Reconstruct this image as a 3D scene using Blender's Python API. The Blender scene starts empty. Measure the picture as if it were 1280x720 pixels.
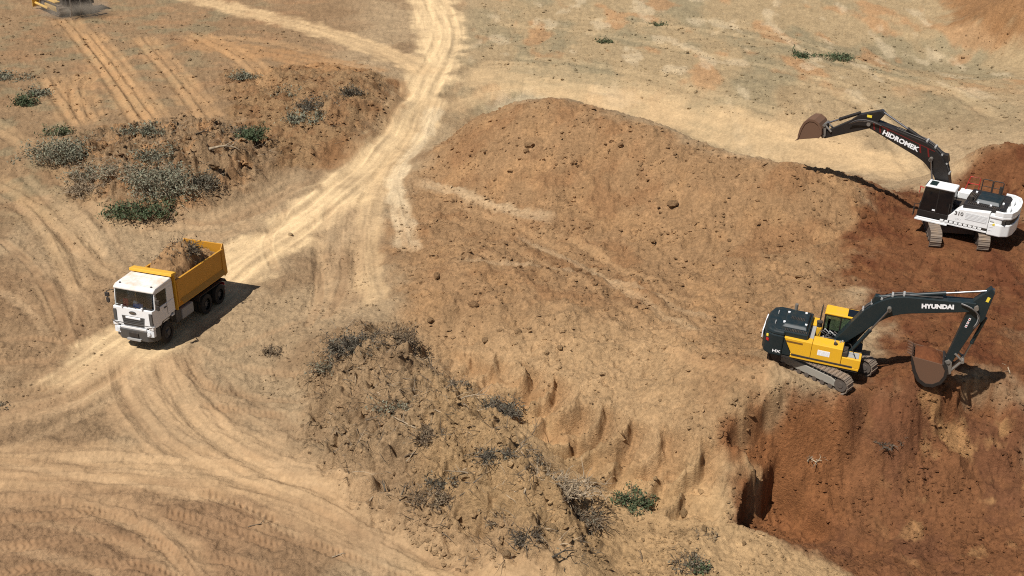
import bpy, bmesh, math, random
import numpy as np
from mathutils import Vector, Matrix

random.seed(7); rng = np.random.default_rng(11)
SC = bpy.context.scene
COL = SC.collection

# ------------------------------------------------------------------ camera
FPX = 1350.0; PITCH = math.radians(26.5); CAMH = 27.6
cd = bpy.data.cameras.new('camera'); cam = bpy.data.objects.new('camera', cd); COL.objects.link(cam)
cd.sensor_width = 36.0; cd.lens = 36.0 * FPX / 1280.0
cd.clip_start = 0.5; cd.clip_end = 12000
cam.location = (0, 0, CAMH); cam.rotation_euler = (math.pi/2 - PITCH, 0, 0)
SC.camera = cam
SC.cycles.use_denoising = False; SC.cycles.pixel_filter_type = 'BLACKMAN_HARRIS'; SC.cycles.filter_width = 1.1

# ------------------------------------------------------------------ sky, sun, exposure
SHX, SHY = 0.45, 0.40                      # where a 1 m post throws its shadow: right, away
sun_dir = Vector((-SHX, -SHY, 1)).normalized()
w = bpy.data.worlds.new('World'); SC.world = w; w.use_nodes = True
nt = w.node_tree; nt.nodes.clear()
sk = nt.nodes.new('ShaderNodeTexSky'); sk.sky_type = 'NISHITA'; sk.sun_disc = False
sk.sun_elevation = math.asin(sun_dir.z); sk.sun_rotation = math.atan2(sun_dir.x, sun_dir.y)
sk.air_density = 1.0; sk.dust_density = 1.5
bg = nt.nodes.new('ShaderNodeBackground'); bg.inputs[1].default_value = 0.05
wo = nt.nodes.new('ShaderNodeOutputWorld')
nt.links.new(sk.outputs[0], bg.inputs[0]); nt.links.new(bg.outputs[0], wo.inputs[0])
sd = bpy.data.lights.new('sun', 'SUN'); sd.energy = 5.0; sd.angle = math.radians(0.53); sd.color = (1.0, 0.965, 0.92)
sun = bpy.data.objects.new('sun', sd); COL.objects.link(sun)
sun.rotation_euler = (-sun_dir).to_track_quat('-Z', 'Y').to_euler(); sun.location = (-30, -20, 80)
vs = SC.view_settings
vs.view_transform = 'Standard'; vs.look = 'None'; vs.exposure = 0.26; vs.gamma = 1.0; vs.use_curve_mapping = False

# ------------------------------------------------------------------ helpers: colour, materials
def lin(c):
    c = c/255.0
    return c/12.92 if c <= 0.04045 else ((c+0.055)/1.055)**2.4
def L(r, g, b, k=1.0): return np.array([lin(r)*k, lin(g)*k, lin(b)*k])
KSOIL = 0.86
def S(r, g, b):
    c = L(r, g, b, KSOIL); return c*.98 + .02*c.mean()

MATS = {}
def paint(name, rgb, rough=0.45, metal=0.0, dust=0.25, dcol=(0.30, 0.20, 0.11), scale=2.5, coat=0.0, trans=0.0):
    if name in MATS: return MATS[name]
    m = bpy.data.materials.new(name); m.use_nodes = True; n = m.node_tree; b = n.nodes['Principled BSDF']
    tc = n.nodes.new('ShaderNodeTexCoord')
    nz = n.nodes.new('ShaderNodeTexNoise'); nz.inputs['Scale'].default_value = scale; nz.inputs['Detail'].default_value = 7; nz.inputs['Roughness'].default_value = 0.68
    n.links.new(tc.outputs['Object'], nz.inputs['Vector'])
    rp = n.nodes.new('ShaderNodeValToRGB')
    rp.color_ramp.elements[0].position = 0.42; rp.color_ramp.elements[0].color = (0, 0, 0, 1)
    rp.color_ramp.elements[1].position = 0.78; rp.color_ramp.elements[1].color = (1, 1, 1, 1)
    n.links.new(nz.outputs[0], rp.inputs[0])
    ge = n.nodes.new('ShaderNodeNewGeometry'); sp = n.nodes.new('ShaderNodeSeparateXYZ'); n.links.new(ge.outputs['Normal'], sp.inputs[0])
    up = n.nodes.new('ShaderNodeMapRange'); up.inputs[1].default_value = 0.3; up.inputs[2].default_value = 1.0; up.inputs[3].default_value = 0.25; up.inputs[4].default_value = 1.0
    n.links.new(sp.outputs[2], up.inputs[0])
    mu = n.nodes.new('ShaderNodeMath'); mu.operation = 'MULTIPLY'; n.links.new(rp.outputs[0], mu.inputs[0]); n.links.new(up.outputs[0], mu.inputs[1])
    m2 = n.nodes.new('ShaderNodeMath'); m2.operation = 'MULTIPLY_ADD'; m2.inputs[1].default_value = dust; m2.inputs[2].default_value = dust*0.15; n.links.new(mu.outputs[0], m2.inputs[0])
    mx = n.nodes.new('ShaderNodeMix'); mx.data_type = 'RGBA'
    mx.inputs['A'].default_value = (*rgb, 1); mx.inputs['B'].default_value = (*dcol, 1)
    n.links.new(m2.outputs[0], mx.inputs['Factor']); n.links.new(mx.outputs['Result'], b.inputs['Base Color'])
    r2 = n.nodes.new('ShaderNodeMapRange'); r2.inputs[3].default_value = rough; r2.inputs[4].default_value = 0.95
    n.links.new(m2.outputs[0], r2.inputs[0]); n.links.new(r2.outputs[0], b.inputs['Roughness'])
    b.inputs['Metallic'].default_value = metal; b.inputs['Coat Weight'].default_value = coat
    b.inputs['Specular IOR Level'].default_value = 0.4
    MATS[name] = m; return m

def T3(a): return tuple(float(x) for x in a)
YEL = paint('excavator_yellow', (0.70, 0.38, 0.012), 0.45, dust=0.36)
NAVY = paint('slate_navy', (0.005, 0.015, 0.019), 0.45, dust=0.08, scale=3.5)
BLK = paint('black_paint', (0.009, 0.009, 0.010), 0.42, dust=0.12)
BLKM = paint('matte_black', (0.014, 0.014, 0.015), 0.75, dust=0.3)
WHT = paint('white_paint', (0.74, 0.75, 0.74), 0.4, dust=0.30, dcol=(0.42, 0.32, 0.22))
CABW = paint('truck_white', (0.72, 0.73, 0.73), 0.4, dust=0.42, dcol=(0.45, 0.32, 0.20))
ROOFW = paint('dusty_white_roof', (0.70, 0.70, 0.68), 0.5, dust=1.0, dcol=(0.50, 0.34, 0.21), scale=1.3)
TIP = paint('tipper_ochre', (0.52, 0.245, 0.020), 0.5, dust=0.35, dcol=(0.28, 0.16, 0.06))
STEEL = paint('worn_steel', (0.20, 0.185, 0.165), 0.5, metal=0.4, dust=0.35)
CHROME = paint('piston_rod', (0.30, 0.30, 0.31), 0.38, metal=1.0, dust=0.1)
TRACKM = paint('track_steel', (0.16, 0.13, 0.105), 0.75, dust=0.9, dcol=(0.27, 0.18, 0.105), scale=3)
FRAMEM = paint('track_frame_grey', (0.24, 0.23, 0.20), 0.7, dust=0.6, dcol=(0.30, 0.22, 0.14))
DFRAME = paint('track_frame_dark', (0.06, 0.055, 0.05), 0.7, dust=0.8, dcol=(0.22, 0.14, 0.085))
RUST = paint('bucket_rust', (0.115, 0.062, 0.036), 0.8, dust=0.5, dcol=(0.15, 0.068, 0.032))
BKT = paint('bucket_shell_shade', (0.012, 0.011, 0.010), .6, dust=.25, dcol=(.12, .07, .04))  # near-black puts the self-shadow of the curved bucket shell into its colour
TYRE = paint('tyre_rubber', (0.018, 0.017, 0.016), 0.85, dust=0.5, dcol=(0.12, 0.085, 0.05))
RIM = paint('rim_grey', (0.07, 0.07, 0.07), 0.6, dust=0.5, dcol=(.14,.1,.06))
GREYP = paint('grey_plate', (0.30, 0.30, 0.29), 0.6, dust=0.3)
DGREY = paint('dark_grey_plastic', (0.055, 0.058, 0.06), 0.6, dust=0.3)
DRED = paint('dark_red_stripe', (0.13, 0.008, 0.008), .5, dust=.05)
RED = paint('red_paint', (0.42, 0.02, 0.018), 0.45, dust=0.1)
REDT = paint('red_cloth', (0.70, 0.09, 0.08), 0.8, dust=0.1)
BLUE = paint('blue_plastic', (0.06, 0.32, 0.80), 0.5, dust=0.05)
STICK = paint('sticker_white', (0.80, 0.80, 0.80), 0.5, dust=0.06)
LYEL = paint('label_yellow', (0.75, 0.58, 0.06), 0.5, dust=0.05)
LAMP = paint('lamp_glass', (0.62, 0.64, 0.66), 0.12, dust=0.1)
VENT = paint('vent_brown', (0.16, 0.075, 0.01), 0.7, dust=0.1)
PANELG = paint('pale_grey_panel', (0.56, 0.57, 0.57), 0.5, dust=0.1)
ZYEL = paint('dozer_yellow', (0.60, 0.36, 0.06), 0.55, dust=0.5, dcol=(0.36, 0.26, 0.15))
HOSE = paint('hose', (0.05, 0.05, 0.052), 0.5, dust=0.3)

def glass(name, rgb, rough=0.06):
    m = bpy.data.materials.new(name); m.use_nodes = True; n = m.node_tree; b = n.nodes['Principled BSDF']
    b.inputs['Base Color'].default_value = (*rgb, 1); b.inputs['Roughness'].default_value = rough
    b.inputs['IOR'].default_value = 1.5; b.inputs['Specular IOR Level'].default_value = 0.7
    return m
GLS = glass('tinted_glass', (0.010, 0.022, 0.022)); GLB = glass('black_glass', (0.006, 0.007, 0.008))
def clear_glass(name, tint):
    m = bpy.data.materials.new(name); m.use_nodes = True; n = m.node_tree
    for q in list(n.nodes):
        if q.type != 'OUTPUT_MATERIAL': n.nodes.remove(q)
    o = [q for q in n.nodes if q.type == 'OUTPUT_MATERIAL'][0]
    t = n.nodes.new('ShaderNodeBsdfTransparent'); t.inputs[0].default_value = (*tint, 1)
    g = n.nodes.new('ShaderNodeBsdfGlossy'); g.inputs['Roughness'].default_value = 0.04
    f = n.nodes.new('ShaderNodeFresnel'); f.inputs[0].default_value = 1.5
    x = n.nodes.new('ShaderNodeMixShader'); n.links.new(f.outputs[0], x.inputs[0]); n.links.new(t.outputs[0], x.inputs[1]); n.links.new(g.outputs[0], x.inputs[2])
    n.links.new(x.outputs[0], o.inputs[0]); return m
WIND = clear_glass('windscreen_glass', (0.88, 0.92, 0.92)); CABG = clear_glass('cab_glass', (0.62, 0.76, 0.76))

# ------------------------------------------------------------------ helpers: meshes
class MB:
    def __init__(s, M=None): s.v = []; s.f = []; s.M = M or Matrix.Identity(4)
    def add(s, vs, fs):
        o = len(s.v); s.v += [tuple(s.M @ Vector(v)) for v in vs]; s.f += [tuple(i+o for i in f) for f in fs]; return s
    def box(s, x0, x1, y0, y1, z0, z1):
        return s.add([(x0,y0,z0),(x1,y0,z0),(x1,y1,z0),(x0,y1,z0),(x0,y0,z1),(x1,y0,z1),(x1,y1,z1),(x0,y1,z1)],
                     [(3,2,1,0),(4,5,6,7),(0,1,5,4),(1,2,6,5),(2,3,7,6),(3,0,4,7)])
    def hexa(s, p): # 8 points bottom 4 then top 4
        return s.add(p, [(3,2,1,0),(4,5,6,7),(0,1,5,4),(1,2,6,5),(2,3,7,6),(3,0,4,7)])
    def prism_xz(s, prof, y0, y1):
        n = len(prof); a = sum(prof[i][0]*prof[(i+1)%n][1]-prof[(i+1)%n][0]*prof[i][1] for i in range(n))
        if a < 0: prof = prof[::-1]
        vs = [(x, y0, z) for x, z in prof] + [(x, y1, z) for x, z in prof]
        return s.add(vs, [tuple(range(n)), tuple(range(2*n-1, n-1, -1))] + [((i+1)%n, i, n+i, n+(i+1)%n) for i in range(n)])
    def prism_xy(s, prof, z0, z1, top=None):
        n = len(prof); top = top or prof
        a = sum(prof[i][0]*prof[(i+1)%n][1]-prof[(i+1)%n][0]*prof[i][1] for i in range(n))
        if a < 0: prof = prof[::-1]; top = top[::-1]
        vs = [(x, y, z0) for x, y in prof] + [(x, y, z1) for x, y in top]
        return s.add(vs, [tuple(range(n-1, -1, -1)), tuple(range(n, 2*n))] + [(i, (i+1)%n, n+(i+1)%n, n+i) for i in range(n)])
    def tube(s, pts, r, n=8, cap=True):
        pts = [Vector(p) for p in pts]; rs = r if isinstance(r, (list, tuple)) else [r]*len(pts)
        vs = []; k = len(pts); ref = None
        for i, p in enumerate(pts):
            d = (pts[min(i+1, k-1)] - pts[max(i-1, 0)]).normalized()
            if ref is None: ref = Vector((0, 0, 1)) if abs(d.z) < 0.9 else Vector((1, 0, 0))
            a = d.cross(ref).normalized(); b = a.cross(d).normalized(); ref = b
            for j in range(n):
                t = 2*math.pi*j/n; vs.append(p + (a*math.cos(t)+b*math.sin(t))*rs[i])
        fs = [(i*n+j, i*n+(j+1)%n, (i+1)*n+(j+1)%n, (i+1)*n+j) for i in range(k-1) for j in range(n)]
        if cap: fs += [tuple(range(n-1, -1, -1)), tuple(range((k-1)*n, k*n))]
        return s.add(vs, fs)
    def cyl(s, p0, p1, r, n=16): return s.tube([p0, p1], r, n)
    def build(s, name, mat, parent=None, bevel=0.0, smooth=False, label=None):
        me = bpy.data.meshes.new(name); me.from_pydata(s.v, [], s.f); me.validate()
        bm = bmesh.new(); bm.from_mesh(me); bmesh.ops.recalc_face_normals(bm, faces=bm.faces); bm.to_mesh(me); bm.free()
        o = bpy.data.objects.new(name, me); COL.objects.link(o); me.materials.append(mat)
        if parent is not None: o.parent = parent
        if bevel:
            b = o.modifiers.new('bevel', 'BEVEL'); b.width = bevel; b.segments = 2; b.limit_method = 'ANGLE'; b.angle_limit = math.radians(32)
        if smooth:
            for p in me.polygons: p.use_smooth = True
            if smooth != 'all':
                me.set_sharp_from_angle(angle=math.radians(40))
        if label: o['label'] = label
        return o

def tag(o, label, cat, group=None, kind=None):
    if label: o['label'] = label
    if cat: o['category'] = cat
    if group: o['group'] = group
    if kind: o['kind'] = kind
    return o
def thing(name, label, cat, M=None, group=None):
    o = bpy.data.objects.new(name, None); COL.objects.link(o); o.empty_display_size = 0.3
    if M is not None: o.matrix_world = M
    return tag(o, label, cat, group)

def text_mesh(txt, size, bold=0.0, extrude=0.004, sx=1.0):
    c = bpy.data.curves.new('t', 'FONT'); c.body = txt; c.size = size; c.extrude = extrude; c.offset = bold
    c.align_x = 'CENTER'; c.align_y = 'CENTER'; c.resolution_u = 3
    o = bpy.data.objects.new('t', c); COL.objects.link(o)
    dg = bpy.context.evaluated_depsgraph_get(); me = bpy.data.meshes.new_from_object(o.evaluated_get(dg))
    bpy.data.objects.remove(o); bpy.data.curves.remove(c)
    me.transform(Matrix.Diagonal((sx, 1, 1, 1))); return me
def lettering(name, txt, size, origin, xdir, ydir, mat, parent, bold=0.0, sx=1.0):
    me = text_mesh(txt, size, bold, 0.004, sx); x = Vector(xdir).normalized(); y = Vector(ydir).normalized(); z = x.cross(y)
    M = Matrix(((x.x, y.x, z.x, origin[0]), (x.y, y.y, z.y, origin[1]), (x.z, y.z, z.z, origin[2]), (0, 0, 0, 1)))
    me.transform(M); me.materials.clear(); me.materials.append(mat); me.name = name
    o = bpy.data.objects.new(name, me); COL.objects.link(o); o.parent = parent; return o

# ------------------------------------------------------------------ noise (numpy)
_perm = rng.permutation(4096); _g = rng.uniform(0, 2*np.pi, 4096); _gx, _gy = np.cos(_g), np.sin(_g)
def pnoise(x, y):
    xi = np.floor(x).astype(np.int64); yi = np.floor(y).astype(np.int64); xf = x-xi; yf = y-yi
    u = xf*xf*xf*(xf*(xf*6-15)+10); v = yf*yf*yf*(yf*(yf*6-15)+10)
    def gr(a, b, dx, dy):
        h = _perm[(_perm[a & 4095] + b) & 4095]; return _gx[h]*dx + _gy[h]*dy
    n00 = gr(xi, yi, xf, yf); n10 = gr(xi+1, yi, xf-1, yf); n01 = gr(xi, yi+1, xf, yf-1); n11 = gr(xi+1, yi+1, xf-1, yf-1)
    return ((n00*(1-u)+n10*u)*(1-v) + (n01*(1-u)+n11*u)*v)*1.5
def fbm(x, y, o=4, g=0.5, l=2.03):
    s = 0; a = 1.0
    for i in range(o): s = s + a*pnoise(x+17.3*i, y-9.1*i); x = x*l; y = y*l; a *= g
    return s
def ss(a, b, x):
    t = np.clip((x-a)/(b-a), 0, 1); return t*t*(3-2*t)

# ------------------------------------------------------------------ pixel -> world (places things on the ground where they stand)
def ray(px, py):
    a = (px-640)/FPX; b = (360-py)/FPX; c, s = math.cos(PITCH), math.sin(PITCH)
    return np.array([a, c + b*s, -s + b*c])
def G(px, py, z=0.0):
    d = ray(px, py); t = (z-CAMH)/d[2]; return np.array([d[0]*t, d[1]*t])

# ------------------------------------------------------------------ terrain: large shape (thin-plate surface through surveyed points)
CP = []
def cp(*pts):
    for p in pts:
        z = p[2] if len(p) > 2 else 0.0
        x, y = G(p[0], p[1], z); CP.append((x, y, z))
def cw(*pts):
    for p in pts: CP.append(p)
# haul road, yard and foreground
cp((20,700),(150,700),(300,700),(450,712),(20,600),(200,600),(350,600),(20,480),(120,520),(250,480),(340,500),(365,560),(415,650),(20,400),(20,320),(60,260),
   (330,420),(120,400),(300,380),(200,420),(300,320),(400,240),(470,180),(520,120),(545,60),(545,10),(450,300),(425,370),(385,330))
# upper left
cp((20,200,.2),(20,140,.3),(90,120,.3),(20,60,.3),(100,60,.3),(200,110,.4),(200,40,.3),(300,20,.2),(400,50,.2),(300,60,.4))
# soil pile with shrubs
cp((100,190,.7),(165,195,1.2),(225,195,1.9),(270,180,2.1),(300,195,1.5),(200,240,1.3),(120,240,.4),(190,285,.1),(260,262,.4),(335,222,.1),(335,172,.5),(230,150,.6),(150,150,.5))
# raised bank along the road
cp((330,110,.7),(400,95,1.0),(450,90,1.5),(400,145,1.2),(440,135,1.6),(360,178,.6),(478,104,1.5),(499,122,.0),(473,162,0.0),(440,195,0),(395,225,0),(428,168,1.1))
# big spoil mound: crest, then its hidden back, face, foot
crest = [(545,188,1.4),(590,152,3.0),(650,127,4.4),(720,129,4.5),(790,148,4.3),(850,168,4.0),(900,188,4.0),(960,200,4.5),(1010,207,4.85),(1050,213,4.6),(1086,227,3.5)]
for p in crest:
    cp(p); x, y = G(*p); cw((x, y+5.5, 0.1 if p[0] < 1050 else 0.6), (x, y+2.2, p[2]*0.62))
cp((600,200,2.2),(700,200,3.2),(800,230,2.9),(900,280,2.6),(1000,260,3.6),(1000,320,2.6),(900,340,1.9),(1050,300,3.0),(560,215,1.0))
cp((510,232,.3),(600,262,.9),(700,296,1.1),(790,326,1.3),(870,376,1.7),(960,372,2.3))
# bench
cp((485,270,.3),(465,330,.1),(505,330,.8),(560,320,1.4),(560,390,1.3),(650,360,1.8),(650,430,1.3),(750,400,2.1),(750,480,1.5),(850,440,2.6),(850,520,2.0),(915,500,3.0),
   (940,440,2.9),(1000,420,3.1),(1040,480,3.1),(1100,450,3.0),(1100,390,2.8),(1165,484,3.25),(1150,516,2.35),(1195,522,2.2),(1130,450,3.1),(1215,455,3.1),(1270,430,2.8),(1150,360,2.6),(1270,350,2.6))
# ground of the white machine and red soil heap behind it
cp((1190,300,3),(1250,300,3),(1150,290,2.9),(1270,270,3.1),(1135,250,2.6))
for p in [(1200,203,4.0),(1240,188,5.2),(1280,183,5.4)]:
    cp(p); x, y = G(*p); cw((x, y+6, .3))
cp((1185,224,3.1),(1240,225,3.6))
# foot of the bench scarp
cp((500,425,.8),(560,474,.3),(630,516,.2),(718,564,.1),(800,605,.1),(862,640,.1),(720,600,0),(840,690,0),(760,700,0),(930,712,-.2))
cp((875,580,1.35),(893,618,.5),(620,468,.85),(690,500,1.0),(780,542,1.15))
# brush berm
cp((440,420,1.8),(500,446,2.0),(560,494,2.1),(620,551,2.2),(680,613,2.0),(712,676,1.4),(395,475,.1),(392,560,.1),(475,628,.25),(550,690,.3),(470,515,1.2),(540,578,1.3),(620,648,1.1),(425,470,1.0),(440,560,.9),
   (540,440,.6),(615,510,.4),(705,575,.1),(745,645,0),(770,712,0))
# pit
cp((1000,640,-.7),(1100,640,-1),(1200,660,-1),(1100,705,-1),(1000,685,-.5),(1270,700,-.8),(995,590,-.2),(1050,560,.6),(1100,535,1.8),(1150,560,.6),(1200,545,1.0),
   (1270,560,1.1),(1270,500,2.3),(1205,496,2.6),(1030,525,2.0),(985,492,3.0),(1270,620,-.1),(985,545,1.4))
# far field and the heap in the far corner
cp((640,60),(800,60),(1000,60),(1200,100),(800,110),(950,150),(1100,165),(640,20),(1120,20,.1),(1230,8,2.4),(1280,16,3.2),(1195,24,.3),(1280,66,.2),(1240,50,.3),(640,95))
cw((-45,35,0),(-65,80,0.2),(-90,140,.3),(-90,200,0),(0,190,0),(90,190,0),(45,35,0),(48,50,1.5),(60,70,2),(85,115,0),(75,150,1),(0,12,0),(-28,14,0),(28,14,0),(45,70,5),(50,62,3.2))
CP = np.array(CP)
def _tps(r2): return 0.5*r2*np.log(r2+1e-9)
n = len(CP); K = _tps((CP[:,None,0]-CP[None,:,0])**2 + (CP[:,None,1]-CP[None,:,1])**2) + np.eye(n)*0.35
Pm = np.c_[np.ones(n), CP[:,0], CP[:,1]]
sol = np.linalg.solve(np.block([[K, Pm],[Pm.T, np.zeros((3,3))]]), np.r_[CP[:,2], 0, 0, 0])
def hbase(x, y):
    x = np.asarray(x, float); y = np.asarray(y, float); sh = x.shape; x = x.ravel(); y = y.ravel(); z = np.empty_like(x)
    for i in range(0, len(x), 40000):
        a = x[i:i+40000]; b = y[i:i+40000]
        z[i:i+40000] = _tps((a[:,None]-CP[None,:,0])**2+(b[:,None]-CP[None,:,1])**2) @ sol[:n] + sol[n] + sol[n+1]*a + sol[n+2]*b
    edge = ss(190, 140, y)*ss(8, 20, y)*ss(95, 60, np.abs(x)-0.25*np.maximum(y-60, 0))
    return (z*edge).reshape(sh)
def P(px, py):
    d = ray(px, py); t = np.linspace(28, 190, 500); X = d[0]*t; Y = d[1]*t; Z = CAMH+d[2]*t
    g = Z - hbase(X, Y); k = np.argmax(g <= 0)
    if g[k] > 0: return G(px, py)
    if k == 0: return np.array([X[0], Y[0]])
    f = g[k-1]/(g[k-1]-g[k]); tt = t[k-1]+f*(t[k]-t[k-1]); return np.array([d[0]*tt, d[1]*tt])
def PL(*pts): return np.array([P(*p) for p in pts])

# ------------------------------------------------------------------ where the machines stand (flattened pads)
PADS = []
def pad(center, heading, hx, hy, blend=0.7, sink=0.03, level=0.5):
    ca, sa = math.cos(heading), math.sin(heading); a = np.array([-hx, -hx, hx, hx, 0, 0, 0])*0.9; b = np.array([-hy, hy, -hy, hy, 0, -hy, hy])*0.9
    X = center[0]+a*ca-b*sa; Y = center[1]+a*sa+b*ca; Z = hbase(X, Y)
    A = np.c_[np.ones(len(a)), X-center[0], Y-center[1]]; c, *_ = np.linalg.lstsq(A, Z, rcond=None); c[1:] *= level
    PADS.append((center, heading, hx, hy, blend, c, sink)); return c
def frame_on(center, c, heading):
    up = Vector((-c[1], -c[2], 1)).normalized(); f = Vector((math.cos(heading), math.sin(heading), 0)); y = up.cross(f).normalized(); x = y.cross(up)
    return Matrix(((x.x, y.x, up.x, center[0]), (x.y, y.y, up.y, center[1]), (x.z, y.z, up.z, c[0]), (0, 0, 0, 1)))
TRUCK_A = math.radians(-108.5); EXY_A = math.radians(-21); EXY_T = math.radians(-45); EXW_A = math.radians(147); EXW_T = math.radians(-101); DOZ_A = math.radians(132)
TRUCK_C = np.array([-18.0, 52.0]); c_tr = pad(TRUCK_C, TRUCK_A, 4.4, 1.4, 1.4, level=0)
EXY_C = np.array([13.7, 41.35]); c_ey = pad(EXY_C, EXY_T, 2.1, 1.4, 0.9, sink=-.07, level=0); c_ey[0] = 3.0; c_ey[1] = -.03; c_ey[2] = .04
EXW_C = np.array([24.95, 56.3]); c_ew = pad(EXW_C, EXW_T, 2.5, 1.7, 1.2, sink=-.12, level=0); c_ew[0] = 3.0; c_ew[2] = .04
DOZ_C = G(84, 13, .3); c_dz = pad(DOZ_C, DOZ_A, 3.4, 2.2, 1.2, level=0)
SCY = Matrix.Diagonal((.80, .80, .86, 1)); SCW = Matrix.Diagonal((.96, .98, 1.02, 1)); SCT = Matrix.Diagonal((.96, .98, 1.09, 1))

# ------------------------------------------------------------------ paths: wheel lanes, scrapes, track prints, painted scarp creases
def pathdist(pl, x, y):
    best = np.full(x.shape, 1e9); sgn = np.zeros(x.shape); s = np.zeros(x.shape); acc = 0.0
    for i in range(len(pl)-1):
        a, b = pl[i], pl[i+1]; d = b-a; ln = np.hypot(*d); d = d/ln
        t = np.clip((x-a[0])*d[0]+(y-a[1])*d[1], 0, ln); ex = x-a[0]-d[0]*t; ey = y-a[1]-d[1]*t; r = np.hypot(ex, ey)
        m = r < best; best[m] = r[m]; s[m] = acc+t[m]; sgn[m] = np.sign(d[0]*ey-d[1]*ex)[m]; acc += ln
    return best*np.where(sgn == 0, 1, sgn), s, acc
def smooth_pl(pl, it=2):
    for _ in range(it):
        q = [pl[0]]
        for i in range(len(pl)-1): q += [pl[i]*.75+pl[i+1]*.25, pl[i]*.25+pl[i+1]*.75]
        pl = np.array(q+[pl[-1]])
    return pl
# (kind, points, half width m, colour, opacity, rut depth, options)
ROADC = S(218, 187, 141); ROAD2 = S(202, 170, 126); PALE = S(224, 200, 160); TAN = S(175, 143, 106)
PATHS = []
def path(kind, pts, hw, colr, op, rut=0.0, **k):
    PATHS.append((kind, smooth_pl(PL(*pts)), hw, colr, op, rut, k))
main = [(60,500),(120,462),(165,432),(230,385),(300,327),(370,283),(430,238),(480,188),(520,128),(545,84),(562,42),(545,4),(528,-30)]
path('road', main, 2.9, ROADC, 0.95, 0.10, lanes=(-1.05, 1.05))
path('road', [(535,96),(505,74),(440,49),(360,28),(250,0),(150,-28)], 2.6, ROAD2, 0.9, 0.05, lanes=(-1, 1))
path('road', [(545,80),(532,45),(528,20),(520,-20)], 1.7, ROADC, 0.8, 0.03, lanes=(-.8, .8))
path('road', [(575,95),(640,98),(740,118),(860,148),(960,172),(1060,196),(1150,212)], 3.2, ROAD2, 0.62, 0.05, lanes=(-1.3, 1.0))
path('road', [(590,80),(680,84),(800,110),(930,150),(1080,178),(1230,212)], 2.2, ROAD2, 0.42, 0.03, lanes=(-.8, .9))
path('road', [(560,140),(600,118),(660,108),(760,122)], 1.6, ROAD2, 0.5, 0.03, lanes=(-.8, .8))
path('road', [(540,120),(500,190),(470,235),(455,280),(458,340),(470,385)], 1.2, ROAD2, 0.6, 0.06, lanes=(-.6, .6))
path('road', [(545,130),(520,185),(490,225),(500,262),(512,315)], 1.0, PALE, 0.55, 0.05, lanes=(-.5,.5))
path('road', [(430,250),(420,300),(428,350),(415,400)], 1.6, TAN, 0.4, 0.05, lanes=(-.8,.8))
path('road', [(520,222),(570,240),(640,262),(700,280)], 0.7, PALE, 0.34, 0.05, lanes=(0,))
path('road', [(640,290),(720,325),(800,372),(880,420)], 0.45, PALE, 0.22, 0.04, lanes=(0,))
path('road', [(560,330),(680,330),(780,350),(900,400)], 0.3, PALE, 0.2, 0.03, lanes=(0,))
path('road', [(497,96),(496,122),(472,160),(432,190),(396,216)], 1.25, S(142, 102, 66), 0.62, 0.0, lanes=())
path('road', [(230,50),(300,62),(380,74),(470,92)], 3.2, S(172, 128, 84), 0.6, 0.08, lanes=(-1.5,-.3,1.1))
for pts in ([(560,250),(660,285),(760,345),(880,420)], [(600,300),(720,345),(850,430)], [(700,290),(800,345),(900,420)], [(540,290),(620,330),(720,400)], [(640,270),(760,320),(860,380)]):
    path('road', pts, .45, S(184, 148, 106), 0.28, 0.07, lanes=(0,))
path('road', [(250,45),(330,50),(420,70)], 1.0, S(188, 148, 104), 0.5, 0.08, lanes=(-.4,.4))
for pts in ([(620,30),(760,40),(900,70),(1080,110)], [(700,20),(860,34),(1010,60),(1200,120)], [(640,70),(760,80),(900,120),(1010,150)], [(860,20),(1000,50),(1150,95),(1260,150)], [(600,120),(720,100),(860,125)], [(980,100),(1100,130),(1240,190)]):
    path('road', pts, 0.9, S(200, 172, 130), 0.32, 0.10, lanes=(-.9,.9))
path('road', [(560,428),(602,455),(640,472),(680,479),(715,482)], .25, S(150, 112, 74), .5, 0.0, lanes=())  # damp brown strip, with the crease shadow under the bench lip painted in
path('road', [(655,508),(688,530),(712,542),(745,553)], .25, S(146, 108, 72), .5, 0.0, lanes=())  # likewise at the scarp foot: damp brown plus painted crease shade
path('road', [(150,220),(132,236)], .9, S(190, 136, 92), .8, 0.0, lanes=())
# foreground sweeps
path('road', [(165,432),(120,470),(60,500),(-40,530)], 2.2, TAN, 0.7, 0.07, lanes=(-1, .9))
path('road', [(175,440),(185,490),(230,545),(320,590),(450,640),(620,712),(700,760)], 2.6, TAN, 0.75, 0.05, lanes=(-1.1, 1.0))
path('road', [(215,435),(225,480),(270,530),(340,570),(400,592)], 1.5, TAN, 0.5, 0.08, lanes=(-.8, .8))
path('road', [(-40,590),(80,592),(200,596),(330,602),(460,652)], 1.6, S(181,148,109), 0.75, 0.05, lanes=(-1, -.3, .4, 1))
path('road', [(-40,570),(90,565),(230,572),(360,575)], 1.0, S(181,148,109), 0.6, 0.05, lanes=(-.5,.4))
path('road', [(-40,618),(80,622),(170,640),(230,690),(260,740)], 0.9, TAN, 0.6, 0.06, lanes=(-.4,.4))
for pts in ([(80,20),(130,80),(165,130),(185,160)], [(110,40),(150,90),(195,150)], [(175,45),(225,100),(262,150)], [(130,90),(95,100),(110,150)], [(240,40),(310,75),(340,110)], [(60,95),(85,130),(105,158)]):
    path('road', pts, 1.8, S(186,145,100), 0.5, 0.13, lanes=(-.75,.3,.9))
for pts in ([(-20,150),(50,190),(95,235),(150,290)], [(-20,220),(60,260),(110,320),(150,350)], [(20,240),(70,300),(100,370)]):
    path('road', pts, 1.0, S(178,146,106), 0.45, 0.08, lanes=(-.5,.5))
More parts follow.
